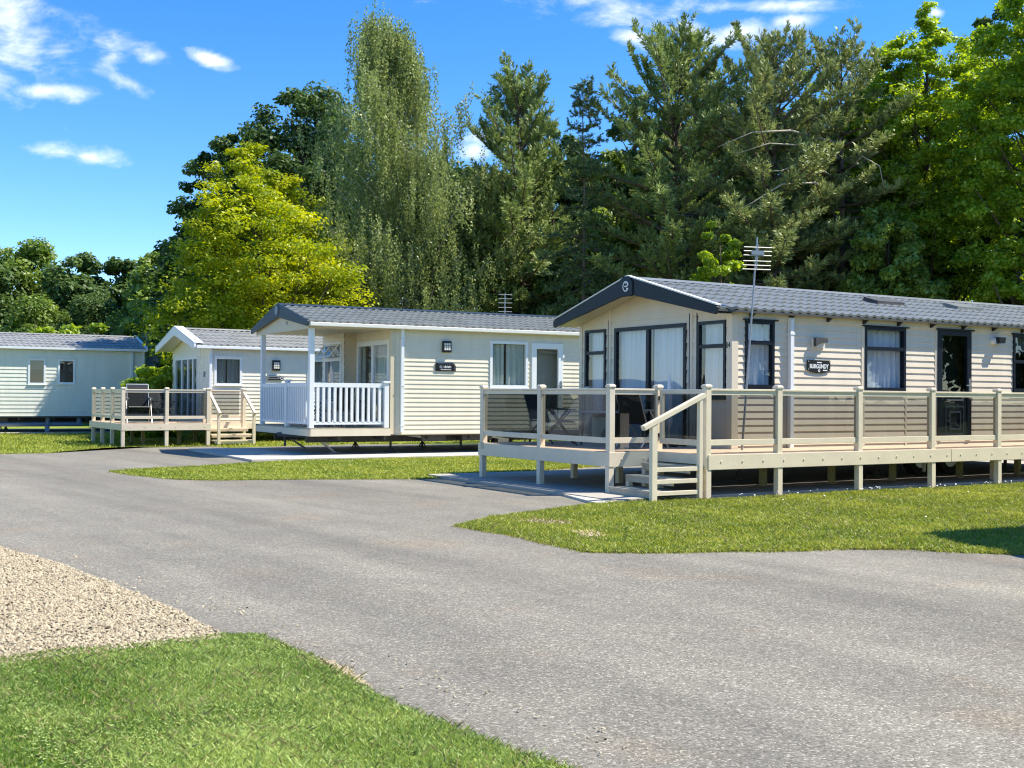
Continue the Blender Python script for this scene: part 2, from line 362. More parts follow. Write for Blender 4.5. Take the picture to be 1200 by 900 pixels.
lawnA = smooth_poly([(-.60, 13.97), (-.26, 14.87), (.24, 15.56), (.72, 16.19), (1.21, 16.86), (1.72, 17.38), (2.21, 17.74), (2.99, 17.72), (5.71, 19.46), (9.61, 21.86), (18, 27.1), (22, 22), (13.5, 15.2), (9, 12.9), (6.6, 12.05), (5.11, 11.75), (4.6, 11.89), (4.08, 12.12), (3.46, 12.12), (2.61, 11.87), (1.37, 11.68), (.78, 11.71), (.46, 12.23), (.01, 13.07)], .12, .035, 3)
lawnB = smooth_poly([(-7.98, 23.32), (-7.66, 23.9), (-6.48, 25.43), (-5.81, 26.59), (-4.14, 28.45), (-.91, 31.69), (2.55, 34.81), (5, 36), (9, 38), (14, 34), (3.0, 27.6), (-.66, 23.21), (-1.26, 22.3), (-1.59, 21.92), (-3.61, 21.6), (-5.55, 21.18), (-6.13, 21.34), (-6.94, 22.17)], .16, .04, 5)
lawnC = smooth_poly([(-40, 22), (-22, 26.3), (-16.5, 28.2), (-13.9, 28.91), (-13.07, 29.89), (-12.0, 30.51), (-11.89, 31.98), (-11.66, 33.35), (-11.43, 33.95), (-8.95, 35.35), (-8.3, 34.3), (-6.3, 36.3), (-2, 40), (3, 43), (10, 46), (10, 62), (-60, 62), (-60, 30)], .25, .05, 8)
lawnN = smooth_poly([(-6.5, 4.6), (-3.3, 6.5), (-2.94, 6.77), (-2.73, 6.97), (-2.42, 7.09), (-2.1, 7.25), (-1.84, 7.49), (-1.62, 7.47), (-1.32, 7.06), (-.92, 6.39), (-.53, 5.75), (-.14, 5.27), (.19, 4.91), (1.2, 3.6), (2.2, 2.0), (-6.5, 0)], .05, .018, 11)
grav = smooth_poly([(-9.5, 15.4), (-5.1, 11.68), (-4.22, 10.76), (-3.38, 9.71), (-2.43, 8.39), (-1.80, 7.48), (-1.84, 7.35), (-2.94, 6.6), (-3.3, 6.3), (-9.5, 6.0)], .1, .02, 13)
slabA = [rot(OA, YA, *q) for q in ((-1.66, .22), (14, .22), (14, 6.4), (-1.52, 6.4))]
slabB = [rot(OB, YB, *q) for q in ((-4.15, -1.35), (-4.15, 4.7), (9, 4.7), (9, -1.35))]
slabD = [rot(OD, YD, *q) for q in ((.6, -.4), (-16, -.4), (-16, 5), (.6, 5))]
sheet('gravel_bed', grav, .008, MAT['gravel_bed'])
for nm, p, z, mt in (('lawn', lawnA, .016, 'turf'), ('lawn', lawnB, .016, 'turf'), ('lawn', lawnC, .016, 'turf'), ('lawn', lawnN, .018, 'turf_near')):
    sheet(nm, p, z, MAT[mt], .05)
def slab(poly, z, mat):
    m = MB(); m.prism([(p[0], p[1], z) for p in poly], (0, 0, -z - .02)); return tag(m.build('concrete_slab', mat), kind='structure')
slab(slabA, .05, MAT['slab']); slab(slabB, .055, MAT['slab_pale']); slab(slabD, .06, MAT['slab_pale'])
apron = [rot(OA, YA, *q) for q in ((-2.08, .02), (-1.2, .24), (-1.0, 1.25), (-1.66, 1.5))]
slab(apron, .036, MAT['slab_pale'])
slabE = [(5.35, 12.0), (11.5, 15.6), (15, 9), (8.5, 6.2)]
slab(slabE, .05, MAT['slab'])

def blades(name, poly, dens, h, w, mat, z, avoid=(), seed=0, bias=None, lean=.5):
    r = np.random.default_rng(seed); mn, mx_ = poly.min(0), poly.max(0)
    if bias: mn = np.maximum(mn, bias[0]); mx_ = np.minimum(mx_, bias[1])
    n = int((mx_[0] - mn[0]) * (mx_[1] - mn[1]) * dens); p = r.uniform(mn, mx_, (n, 2)); p = p[in_poly(p, poly)]
    for a in avoid: p = p[~in_poly(p, np.array(a))]
    # patchy growth
    ph = np.sin(p[:, 0] * 3.1 + 1.3 * np.sin(p[:, 1] * 2.3)) * np.sin(p[:, 1] * 2.7 + seed) + .6 * np.sin(p[:, 0] * 8.7 + p[:, 1] * 7.1)
    n = len(p); hh = h * r.uniform(.45, 1.25, n) * (1 + .22 * ph); ww = w * r.uniform(.6, 1.3, n)
    ang = r.uniform(0, 2 * np.pi, n); d = np.stack([np.cos(ang), np.sin(ang), 0 * ang], 1); la = r.uniform(0, 2 * np.pi, n)
    ln = np.stack([np.cos(la), np.sin(la), 0 * la], 1) * (hh * r.uniform(.1, 1.0, n) * lean * 1.6)[:, None]
    b0 = np.column_stack([p, np.full(n, z)]); up = np.zeros((n, 3)); up[:, 2] = hh
    V = np.empty((n, 4, 3)); V[:, 0] = b0 - d * ww[:, None] / 2; V[:, 1] = b0 + d * ww[:, None] / 2
    V[:, 2] = b0 + ln * .4 + up * .6 + d * ww[:, None] * .4; V[:, 3] = b0 + ln + up
    F = np.arange(n * 4).reshape(n, 4)
    wide = np.sin(p[:, 0] * .9 + 2.0 * np.sin(p[:, 1] * .63 + seed)) * np.sin(p[:, 1] * 1.1 + .7 * p[:, 0]) + .6 * np.sin(p[:, 0] * 4.3 - p[:, 1] * 3.7 + 1.5 * np.sin(p[:, 1] * 5.1))
    rnd = np.clip(.42 + .14 * ph + .19 * wide + r.normal(0, .2, n), 0, 1)
    return tag(mesh_np(name, V.reshape(-1, 3), F, rnd, mat), kind='stuff'), p
bare = [np.array(q) for q in ([(-.02, 14.25), (.25, 14.75), (.75, 14.8), (1.1, 14.2), (1.0, 13.2), (.7, 12.9), (.45, 13.4)], )]
bare_in = smooth_poly([(.02, 14.5), (.35, 14.75), (.75, 14.45), (.72, 14.1), (.3, 14.15)], .06, .05, 4)
bare_in2 = smooth_poly([(.62, 13.5), (.95, 13.55), (1.15, 13.05), (.8, 12.85)], .06, .05, 6)
edge_dirt = smooth_poly([(-1.42, 7.18), (-1.2, 7.0), (-.9, 6.65), (-.72, 6.2), (-.98, 6.36), (-1.3, 6.92)], .04, .03, 9)
sheet('bare_soil', bare_in, .020, MAT['sand']); sheet('bare_soil', bare_in2, .020, MAT['sand']); sheet('bare_soil', edge_dirt, .009, MAT['sand'])
blades('grass', lawnN, 13000, .021, .0046, MAT['blade_near'], .018, seed=1, bias=((-6.4, 3.0), (1.8, 8)), lean=.95)
blades('grass', lawnN, 200, .032, .006, MAT['blade_near'], .018, seed=2, bias=((-6.4, 3.0), (1.8, 8)), lean=.9)
blades('dry_grass', lawnN, 500, .034, .006, MAT['blade_dry'], .018, seed=12, bias=((-6.4, 3.0), (1.8, 8)), lean=1.2)
blades('grass', lawnA, 1900, .032, .013, MAT['blade'], .016, lean=1.0, avoid=(bare_in, bare_in2, slabE, slabA), seed=3, bias=((-1, 11), (11, 23)))
blades('dry_grass', lawnA, 130, .04, .012, MAT['blade_dry'], .016, avoid=(slabE, slabA), seed=13, bias=((-1, 11), (11, 23)), lean=1.2)
blades('grass', lawnB, 620, .034, .022, MAT['blade'], .016, lean=1.0, avoid=(slabB, slabA), seed=4, bias=((-9, 20), (4, 36)))
blades('grass', lawnC, 110, .06, .04, MAT['blade'], .016, avoid=(slabD,), seed=5, bias=((-22, 27), (2, 48)))
blades('dry_grass', edge_dirt, 500, .035, .006, MAT['blade_dry'], .009, seed=14, lean=1.3)
# clover leaves in the near lawn: broad little leaves lying low
def clover(seed, n):
    r = np.random.default_rng(seed); p = r.uniform((-3.6, 3.8), (.6, 7.4), (n, 2)); p = p[in_poly(p, lawnN)]
    ph = np.sin(p[:, 0] * 2.3 + 2) * np.sin(p[:, 1] * 3.1 + 1) + .5 * np.sin(p[:, 0] * 6 + p[:, 1] * 5); p = p[ph > .25]; n = len(p)
    c = np.column_stack([np.repeat(p, 3, 0), np.full(3 * n, .030)]); c[:, 2] += r.uniform(-.010, .010, 3 * n)
    a = np.tile(np.array([0, 2.09, 4.19]), n) + np.repeat(r.uniform(0, 6.3, n), 3); s = np.repeat(r.uniform(.008, .014, n), 3)
    d = np.stack([np.cos(a), np.sin(a), r.uniform(-.3, .4, 3 * n)], 1); q = np.stack([-np.sin(a), np.cos(a), 0 * a], 1)
    V = np.stack([c, c + (d * .6 + q * .5) * s[:, None], c + d * s[:, None], c + (d * .6 - q * .5) * s[:, None]], 1)
    return tag(mesh_np('clover', V.reshape(-1, 3), np.arange(12 * n).reshape(3 * n, 4), np.clip(r.normal(.55, .2, 3 * n), 0, 1), MAT['blade_near']), kind='stuff')
clover(3, 16000)
# daisies scattered along the edge of the big deck and in the lawn
def daisies(seed):
    r = np.random.default_rng(seed); pts = []
    for k in range(70): pts.append(rot(OA, YA, r.uniform(.5, 8), r.normal(-.05, .18)))
    for k in range(10): pts.append((r.uniform(1, 9), r.uniform(13, 19)))
    m = MB()
    for (x, y) in pts:
        if not (in_poly(np.array([[x, y]]), lawnA)[0] or in_poly(np.array([[x, y]]), lawnN)[0]): continue
        s = r.uniform(.008, .014); z = r.uniform(.06, .10); t = r.uniform(0, 6)
        m.poly([(x + s * math.cos(t + i * 1.047), y + s * math.sin(t + i * 1.047) * .8, z + s * .5 * math.sin(t + i * 1.047)) for i in range(6)])
    return tag(m.build('daisies', MAT['petal'], fix=False), kind='stuff')
daisies(5)
def stones(name, poly, dens, s0, s1, z, seed, bias, mat):
    r = np.random.default_rng(seed); mn, mx_ = np.maximum(poly.min(0), bias[0]), np.minimum(poly.max(0), bias[1])
    n = int((mx_[0] - mn[0]) * (mx_[1] - mn[1]) * dens); p = r.uniform(mn, mx_, (n, 2)); p = p[in_poly(p, poly)]; n = len(p)
    base = np.array([(1, 0, 0), (.31, .95, 0), (-.81, .59, 0), (-.81, -.59, 0), (.31, -.95, 0), (.35, .2, .75), (-.4, -.1, .7), (.1, -.4, .72)])
    fc = np.array([(0, 1, 5), (1, 2, 6), (1, 6, 5), (2, 3, 6), (3, 4, 7), (3, 7, 6), (4, 0, 7), (0, 5, 7), (5, 6, 7)])
    s = r.uniform(s0, s1, n); a = r.uniform(0, 6.28, n); V = base[None] * (1 + r.normal(0, .16, (n, 8, 1))) * s[:, None, None] * np.stack([r.uniform(.7, 1.2, n), r.uniform(.5, .9, n), r.uniform(.45, .95, n)], 1)[:, None, :]
    tl = r.normal(0, .4, n); V[:, :, 2] += V[:, :, 0] * tl[:, None]
    x = V[:, :, 0] * np.cos(a)[:, None] - V[:, :, 1] * np.sin(a)[:, None]; y = V[:, :, 0] * np.sin(a)[:, None] + V[:, :, 1] * np.cos(a)[:, None]
    V = np.stack([x + p[:, 0:1], y + p[:, 1:2], V[:, :, 2] + z + r.uniform(-.002, .012, n)[:, None]], 2)
    F = (fc[None] + (np.arange(n) * 8)[:, None, None]).reshape(-1, 3)
    return tag(mesh_np(name, V.reshape(-1, 3), F, np.repeat(np.clip(r.beta(2.2, 1.6, n), 0, 1), 9), mat), kind='stuff')
stones('gravel', grav, 4600, .008, .018, .012, 1, ((-8.4, 6.0), (-1.6, 15)), MAT['stone'])
# loose chippings that have rolled on to the road beside the gravel and along the lawn
strip = smooth_poly([(-5.0, 11.72), (-3.3, 9.75), (-1.72, 7.6), (-1.0, 6.75), (.4, 5.0), (.75, 5.1), (-.7, 7.0), (-3.0, 9.95), (-4.8, 11.95)], .2, .05, 2)
stones('loose_chippings', strip, 60, .006, .014, .002, 4, ((-6, 4), (1, 12)), MAT['stone'])

# ragged fringe where the turf creeps over the tarmac
def fringe(name, poly, per_m, h, w, mat, spread, seed, bias):
    r = np.random.default_rng(seed); P, Q = poly, np.roll(poly, -1, 0); L_ = np.linalg.norm(Q - P, axis=1); out = []
    for a, b, l in zip(P, Q, L_):
        m_ = (a + b) / 2
        if not (bias[0][0] < m_[0] < bias[1][0] and bias[0][1] < m_[1] < bias[1][1]): continue
        k = r.poisson(per_m * l); t = r.uniform(0, 1, (k, 1)); nn = np.array([-(b - a)[1], (b - a)[0]]) / max(l, 1e-6)
        cl = .5 + .8 * abs(math.sin(m_[0] * 3.3 + m_[1] * 2.1)); out.append(a + (b - a) * t + nn * r.normal(0, spread * cl, (k, 1)))
    p = np.concatenate(out); n = len(p); hh = h * r.uniform(.4, 1.3, n); ww = w * r.uniform(.6, 1.3, n); ang = r.uniform(0, 6.28, n); d = np.stack([np.cos(ang), np.sin(ang), 0 * ang], 1); la = r.uniform(0, 6.28, n)
    ln = np.stack([np.cos(la), np.sin(la), 0 * la], 1) * (hh * r.uniform(.4, 1.6, n))[:, None]; b0 = np.column_stack([p, np.full(n, .004)]); up = np.zeros((n, 3)); up[:, 2] = hh
    V = np.stack([b0 - d * ww[:, None] / 2, b0 + d * ww[:, None] / 2, b0 + ln * .4 + up * .6 + d * ww[:, None] * .4, b0 + ln + up], 1)
    return tag(mesh_np(name, V.reshape(-1, 3), np.arange(4 * n).reshape(n, 4), np.clip(r.normal(.4, .22, n), 0, 1), mat), kind='stuff')
fringe('grass', lawnN, 1100, .026, .005, MAT['blade_near'], .022, 41, ((-4, 3), (2, 8)))
fringe('grass', lawnA, 420, .034, .012, MAT['blade'], .04, 42, ((-1.2, 11), (7, 20)))
fringe('grass', lawnB, 260, .036, .02, MAT['blade'], .06, 43, ((-9, 20), (2, 33)))
fringe('grass', lawnC, 120, .04, .03, MAT['blade'], .08, 44, ((-20, 25), (-8, 36)))
fringe('dry_grass', lawnA, 90, .03, .010, MAT['blade_dry'], .05, 45, ((-1.2, 11), (7, 20)))
fringe('dry_grass', lawnN, 150, .028, .006, MAT['blade_dry'], .03, 46, ((-4, 3), (2, 8)))
blades('dry_grass', np.concatenate([bare_in]), 700, .03, .012, MAT['blade_dry'], .018, seed=47, lean=1.2); blades('grass', bare_in2, 700, .03, .012, MAT['blade'], .018, seed=48, lean=1.2); blades('grass', bare_in, 500, .03, .012, MAT['blade'], .018, seed=49, lean=1.2)
# ------------------------------------------------------------------ static caravans
def clad(pf, lim, z0, z1, openings, mat, parent, name='wall', lap=.12, out=.018, extra=()):
    """lapped boards in plane pf between z0 and z1; lim(z) gives the run along the wall, openings are holes (a0,a1,z0,z1)"""
    zs = {z0, z1} | set(extra); k = 0
    while z0 + k * lap < z1: zs.add(z0 + k * lap); k += 1
    for o in openings:
        for z in o[2:]:
            if z0 < z < z1: zs.add(z)
    zs = sorted(zs); m = MB()
    def off(z, kk): return out * (1 - (z - z0 - kk * lap) / lap)
    for za, zb in zip(zs[:-1], zs[1:]):
        if zb - za < 1e-4: continue
        mid = (za + zb) / 2; kk = int((mid - z0) / lap + 1e-6); l0, r0 = lim(za + 1e-5); l1, r1 = lim(zb - 1e-5)
        segs = [(l0, r0, l1, r1)]
        for o in openings:
            if o[2] < mid < o[3]:
                ns = []
                for (a, b, c, d) in segs:
                    if o[0] > a and o[0] < b or o[1] > a and o[1] < b:
                        if o[0] > a: ns.append((a, o[0], c, o[0]))
                        if o[1] < b: ns.append((o[1], b, o[1], d))
                    else: ns.append((a, b, c, d))
                segs = ns
        oa, ob = off(za, kk), off(zb, kk)
        for (a, b, c, d) in segs:
            m.poly([pf.p(a, za, oa), pf.p(b, za, oa), pf.p(d, zb, ob), pf.p(c, zb, ob)])
            if abs(za - z0 - kk * lap) < 1e-4: m.poly([pf.p(a, za, 0), pf.p(b, za, 0), pf.p(b, za, oa), pf.p(a, za, oa)])
    return m.build(name, mat, parent, fix=False)

def strips(parent, mat, name, *rows):
    for pf, *q in rows:
        m = MB(); m.pbox(pf, *q); m.build(name, mat, parent)

def curtain_sheet(pf, a0, a1, z0, z1, n, parent, mat, seed, amp=.034, gap=None):
    r = random.Random(seed); m = MB(); xs = []; a = a0
    while a < a1: xs.append(a); a += .022
    xs.append(a1); ph = [r.uniform(0, 6) for _ in range(4)]; pr = []
    for x in xs: pr.append(amp * (math.sin(x * 40 + ph[0] + 1.5 * math.sin(x * 9 + ph[1])) + .6 * math.sin(x * 91 + ph[2])))
    for i in range(len(xs) - 1):
        if gap and gap[0] < (xs[i] + xs[i + 1]) / 2 < gap[1]: continue
        m.poly([pf.p(xs[i], z0, n + pr[i] * 1.2), pf.p(xs[i + 1], z0, n + pr[i + 1] * 1.2), pf.p(xs[i + 1], z1, n + pr[i + 1] * .7), pf.p(xs[i], z1, n + pr[i] * .7)])
    return m.build('curtain', mat, parent, smooth=True, fix=False)

def window(parent, pf, a0, a1, z0, z1, mat, fw=.055, mull=(), trans=(), curtain='curtain', seed=1, pane='pane', hood=False, name='window', gap=None, blind=None, n1=.035):
    m = MB()
    m.pbox(pf, a0, a1, z0, z0 + fw, -.06, n1); m.pbox(pf, a0, a1, z1 - fw, z1, -.06, n1)
    m.pbox(pf, a0, a0 + fw, z0 + fw, z1 - fw, -.06, n1); m.pbox(pf, a1 - fw, a1, z0 + fw, z1 - fw, -.06, n1)
    for t in trans: m.pbox(pf, a0 + fw, a1 - fw, t - fw * .6, t + fw * .6, -.05, n1 - .004)
    for q in mull:
        m.pbox(pf, q - fw * .6, q + fw * .6, z0 + fw, z1 - fw, -.05, n1 - .004) if not trans else m.pbox(pf, q - fw * .6, q + fw * .6, z0 + fw, trans[0] - fw * .6, -.05, n1 - .004)
    if hood: m.pbox(pf, a0 - .06, a1 + .06, z1 + .002, z1 + .025, 0, .07)
    m.pbox(pf, a0 - .02, a1 + .02, z0 - .022, z0 - .001, 0, n1 + .025)
    w = m.build(name, mat, parent)
    zz = [z0 + fw] + list(trans) + [z1 - fw]; aa = [a0 + fw] + list(mull) + [a1 - fw]
    for i in range(len(zz) - 1):
        for j in range(len(aa) - 1):
            p = MB(); p.poly([pf.p(aa[j], zz[i], 0), pf.p(aa[j + 1], zz[i], 0), pf.p(aa[j + 1], zz[i + 1], 0), pf.p(aa[j], zz[i + 1], 0)]); p.build('pane', MAT[pane], w, fix=False)
    if curtain: curtain_sheet(pf, a0 + .02, a1 - .02, z0 + .01, z1 - .02, -.13, w, MAT[curtain], seed, gap=gap)
    if blind:
        b = MB(); b.pbox(pf, a0 + .03, a1 - .03, z1 - (z1 - z0) * blind, z1 - .02, -.12, -.11); b.build('blind', MAT['blind'], w)
    return w

def text_on(parent, pf, s, a, z, size, mat, n=.006, name='lettering', width=None, bold=0.0):
    c = bpy.data.curves.new('txt', 'FONT'); c.body = s; c.size = size; c.align_x = 'CENTER'; c.align_y = 'CENTER'; c.extrude = .002; c.offset = bold
    t = bpy.data.objects.new('txt', c); COL.objects.link(t); dg = bpy.context.evaluated_depsgraph_get()
    me = bpy.data.meshes.new_from_object(t.evaluated_get(dg)); bpy.data.objects.remove(t); bpy.data.curves.remove(c)
    xs = [v.co.x for v in me.vertices]; k = 1.0
    if width and xs: k = width / (max(xs) - min(xs))
    for v in me.vertices: v.co = pf.p(a + v.co.x * k, z + v.co.y, n + v.co.z)
    me.materials.clear(); return link(name, me, mat, parent)

def roof_sheet(parent, x0, x1, ye, ze, ym, zm, mat, rows=6, pitch=.21, name='roof_slope'):
    """tile-profiled steel sheet from the eave (ye,ze) to the ridge (ym,zm)"""
    nx = max(8, int((x1 - x0) / (pitch / 6))); xs = np.linspace(x0, x1, nx + 1)
    wave = .026 * (np.maximum(0, np.cos(2 * np.pi * (xs - x0) / pitch)) ** .8) - .004
    ty = []
    for r_ in range(rows): ty += [(r_ / rows, .032), ((r_ + .5) / rows, .015), ((r_ + .985) / rows, .001)]
    V = []; n = len(xs)
    sl = math.hypot(ym - ye, zm - ze); nx_, nz_ = -(zm - ze) / sl * (1 if ym > ye else 1), abs(ym - ye) / sl
    if ym < ye: nx_ = (zm - ze) / sl
    for t, st in ty:
        y, z = ye + (ym - ye) * t, ze + (zm - ze) * t; o = wave + st
        V.append(np.column_stack([xs, np.full(n, y) + nx_ * o, np.full(n, z) + nz_ * o]))
    # front lip down to the eave
    V.insert(0, np.column_stack([xs, np.full(n, ye) + nx_ * (wave + .002), np.full(n, ze) + nz_ * (wave - .012)]))
    V = np.concatenate(V); m = len(ty) + 1
    i = np.arange(m - 1)[:, None] * n + np.arange(n - 1)[None, :]
    F = np.stack([i, i + 1, i + n + 1, i + n], 2).reshape(-1, 4)
    if ym < ye: F = F[:, ::-1]
    o = mesh_np(name, V, F, None, mat, parent); o.data.polygons.foreach_set('use_smooth', [True] * len(o.data.polygons))
    md = o.modifiers.new('edges', 'EDGE_SPLIT'); md.split_angle = R(35)
    return o
def gable_roof(parent, x0, x1, y0, y1, ze, zr, mat, name='roof', rows=6, ridge_mat=None, under='dark_steel', th=.035):
    """returns the roof part: lining sheet with two slopes and a ridge cap as its pieces"""
    ym = (y0 + y1) / 2; m = MB()
    for (ya, yb) in ((y0, ym), (y1, ym)):
        m.prism([(x0, ya, ze - .012), (x1, ya, ze - .012), (x1, yb, zr - .012), (x0, yb, zr - .012)], (0, 0, -th))
    r = m.build(name, MAT[under], parent)
    roof_sheet(r, x0, x1, y0, ze, ym, zr, mat, rows); roof_sheet(r, x0, x1, y1, ze, ym, zr, mat, rows)
    c = MB(); s = (zr - ze) / (ym - y0)
    c.prism([(x0 - .01, ym - .13, zr - .13 * s + .035), (x0 - .01, ym, zr + .058), (x0 - .01, ym + .13, zr - .13 * s + .035), (x0 - .01, ym, zr + .02)], (x1 - x0 + .02, 0, 0))
    c.build('ridge_cap', ridge_mat or mat, r)
    return r
def barge(parent, x, y0, y1, zt, zb, zpt, zpb, mat, th=.05, name='bargeboard', round_=.05):
    ym = (y0 + y1) / 2; obs = []
    for ya, sgn in ((y0, 1), (y1, -1)):
        m = MB()
        m.prism([(x, ya + sgn * .012, zb + .02), (x, ya, zb + .06), (x, ya, zt - .03), (x, ya + sgn * .03, zt), (x, ym - sgn * .002, zpt), (x, ym - sgn * .002, zpb), (x, ya + sgn * .04, zb)], (th, 0, 0))
        obs.append(m.build(name, mat, parent, bevel=.008))
    return obs
def cyl_y(m, c, r, y0, y1, n=20):
    m.tube([(c[0], y0, c[1]), (c[0], y1, c[1])], r, n)
def wall_lamp_box(parent, pf, a, z, w, h, d=.1):
    m = MB(); m.pbox(pf, a - w / 2, a + w / 2, z - h / 2, z + h / 2, .016, d); o = m.build('wall_lamp', MAT['black'], parent, bevel=.01)
    g_ = MB()
    for i in range(3):
        for j in range(3):
            aw, hw = w * .2, h * .18; ca, cz = a + (i - 1) * w * .25, z + (j - 1) * h * .22
            g_.pbox(pf, ca - aw / 2, ca + aw / 2, cz - hw / 2, cz + hw / 2, d, d + .004)
    g_.build('lens', MAT['lamp_lens'], o); return o
def downpipe(parent, pf, a, z0, z1, r=.04, mat='white'):
    m = MB(); m.pbox(pf, a - r, a + r, z0, z1, .02, .02 + 2 * r)
    for z in (z0 + .15, (z0 + z1) / 2 - .15, z1 - .3): m.pbox(pf, a - r - .015, a + r + .015, z, z + .035, .017, .028 + 2 * r)
    return m.build('downpipe', MAT[mat], parent)
def chassis(parent, x0, x1, y0, y1, z, mat='dark_steel'):
    m = MB(); m.box(x0 + .03, x1 - .03, y0 + .03, y1 - .03, z - .06, z + .05)
    for y in (y0 + .9, y1 - .9): m.box(x0 - .3 if x0 > -1 else x0, x1 - .1, y - .04, y + .04, z - .24, z - .05)
    x = x0 + .6
    while x < x1: m.box(x, x + .07, y0 + .15, y1 - .15, z - .16, z - .058); x += 1.25
    return m.build('chassis', MAT[mat], parent)
def jack(parent, x, y, z, dx):
    m = MB(); m.bar((x, y, z), (x + dx, y, .07), .06, .05); m.bar((x + dx - .12, y, .065), (x + dx + .12, y, .065), .14, .02); m.bar((x + dx * .15, y, z), (x + dx * .75, y, .28), .03, .03)
    return m.build('corner_jack', MAT['steel'], parent)
def stand(parent, x, y, z):
    m = MB(); m.tube([(x, y, .05), (x, y, z)], .035, 8); m.box(x - .13, x + .13, y - .13, y + .13, .04, .075); m.bar((x - .1, y, .08), (x, y, z * .6), .03, .03); m.bar((x + .1, y, .08), (x, y, z * .6), .03, .03)
    return m.build('axle_stand', MAT['dark_steel'], parent)
def road_wheel(parent, x, y, r=.33):
    t = MB(); t.tube([(x, y - .09, r + .05), (x, y + .09, r + .05)], r, 22); w = t.build('wheel', MAT['tyre'], parent)
    h = MB(); h.tube([(x, y - .10, r + .05), (x, y - .085, r + .05)], r * .58, 16); h.build('rim', MAT['steel'], w)

# ============ the near home with the dark trim =========================================
xA, yA = rot(OA, YA, 1.68, 1.36)
home = empty('static_caravan', (xA, yA, 0), YA)
tag(home, 'beige static caravan with dark blue bargeboards and window frames behind the long deck', 'static caravan')
W, LEN, Z0 = 4.5, 11.6, .62
LW = PF((0, 0, 0), (1, 0, 0), (0, -1, 0)); GW = PF((0, W, 0), (0, -1, 0), (-1, 0, 0)); BW = PF((LEN, W, 0), (-1, 0, 0), (0, 1, 0)); EW = PF((LEN, 0, 0), (0, 1, 0), (1, 0, 0))
ZE, ZR, EO, FO = 3.06, 3.74, .19, .50
slope = (ZR - ZE) / (W / 2 + EO)
wt = ZE + EO * slope - .03
def gl(z):
    t = max(0, (z - wt) / slope); return (t, W - t)
lwin = [(.28, .95, 1.74, 2.90), (3.22, 4.33, 1.72, 2.90), (7.57, 8.6, 1.74, 2.90)]; ldoor = (5.24, 6.24, .78, 2.91)
clad(LW, lambda z: (.1, LEN), Z0, wt, lwin + [ldoor], MAT['clad_beige'], home)
gwin = [(.16, .87, 1.2, 2.9), (1.16, 3.31, .72, 2.9), (3.62, 4.36, 1.55, 2.9)]
clad(GW, lambda z: (max(.02, gl(z)[0]), min(W - .1, gl(z)[1])), Z0, ZR - .09, gwin, MAT['clad_beige'], home, lap=.24, extra=(wt,))
clad(BW, lambda z: (0, LEN), Z0, wt, [], MAT['clad_beige'], home, name='back_wall', lap=.24)
clad(EW, lambda z: gl(z), Z0, ZR - .09, [], MAT['clad_beige'], home, name='end_wall', lap=.24, extra=(wt,))
strips(home, MAT['clad_beige'], 'corner_trim', (LW, -.035, .11, Z0, wt - .03, -.02, .03), (GW, -.03, .06, Z0, wt - .06, -.02, .03), (LW, 3.14, 3.22, Z0, 2.9, 0, .022), (LW, 5.18, 5.24, Z0, 2.92, 0, .022), (LW, 4.33, 4.37, Z0, 1.72, 0, .019))
strips(home, MAT['clad_beige'], 'corner_trim', (GW, W - .11, W - .001, Z0, wt - .03, -.02, .033), *[(GW, a - .035, a + .035, Z0, min(wt + a * slope, wt + (W - a) * slope) - .08, 0, .024) for a in (1.0, 3.45)])
strips(home, MAT['black'], 'sealing_strip', *[(GW, a - .006, a + .006, Z0 + .1, wt - .02, .005, .028) for a in (.955, 3.40, 3.60, 4.40)])
roofA = gable_roof(home, -FO, LEN + .15, -EO, W + EO, ZE, ZR, MAT['roof'])
sf = MB()                                                       # boxed underside of the front overhang
for (ya, yb) in ((-EO + .06, W / 2), (W + EO - .06, W / 2)):
    sf.prism([(-FO + .05, ya, ZE - .075), (-.03, ya, ZE - .075), (-.03, yb, ZR - .13), (-FO + .05, yb, ZR - .13)], (0, 0, -.012))
sf.build('soffit', MAT['soffit'], home)
m = MB(); m.pbox(LW, .1, LEN, wt - .16, wt - .055, .012, .035); m.build('eaves_board', MAT['clad_beige'], home)
for a0_, a1_ in ((4.6, 6.9), (7.2, 9.0)):
    m = MB(); m.pbox(LW, a0_, a1_, Z0 + .05, wt - .05, -.85, -.8); m.build('pane_backing', MAT['interior'], home)  # backing sheet added behind the panes so the glass reads dark
m = MB(); m.bar((4.6, -.25, .46), (5.4, -.05, .40), .05, .05); m.build('tow_bracket', MAT['steel'], home)
m = MB(); m.bar((4.6, -.25, .46), (4.95, -.3, .60), .04, .04); m.tube([(4.58, -.25, .44), (4.58, -.25, .2)], .03, 8); m.build('prop_stand', MAT['steel'], home)
x = .35
while x < LEN:
    m = MB(); m.prism([(x, -EO + .02, ZE - .05), (x, -.03, ZE - .05), (x, -.03, ZE - .12), (x, -.06, ZE - .12)], (.04, 0, 0)); m.build('eaves_bracket', MAT['black'], home); x += .93
bs = barge(home, -FO - .05, -EO - .03, W + EO + .03, ZE + .045, ZE - .105, ZR + .05, ZR - .275, MAT['navy'])
m = MB(); x_ = -FO - .075; ym = W / 2
m.prism([(x_, ym - .19, ZR - .06), (x_, ym - .08, ZR + .045), (x_, ym + .08, ZR + .055), (x_, ym + .2, ZR - .01), (x_, ym + .19, ZR - .32), (x_, ym - .12, ZR - .32), (x_, ym - .19, ZR - .29)], (.07, 0, 0))
pl = m.build('apex_plate', MAT['navy'], home, bevel=.01)
PW = PF((x_, ym, 0), (0, -1, 0), (-1, 0, 0)); m = MB(); cz = ZR - .135                # the ring shaped e on the apex plate
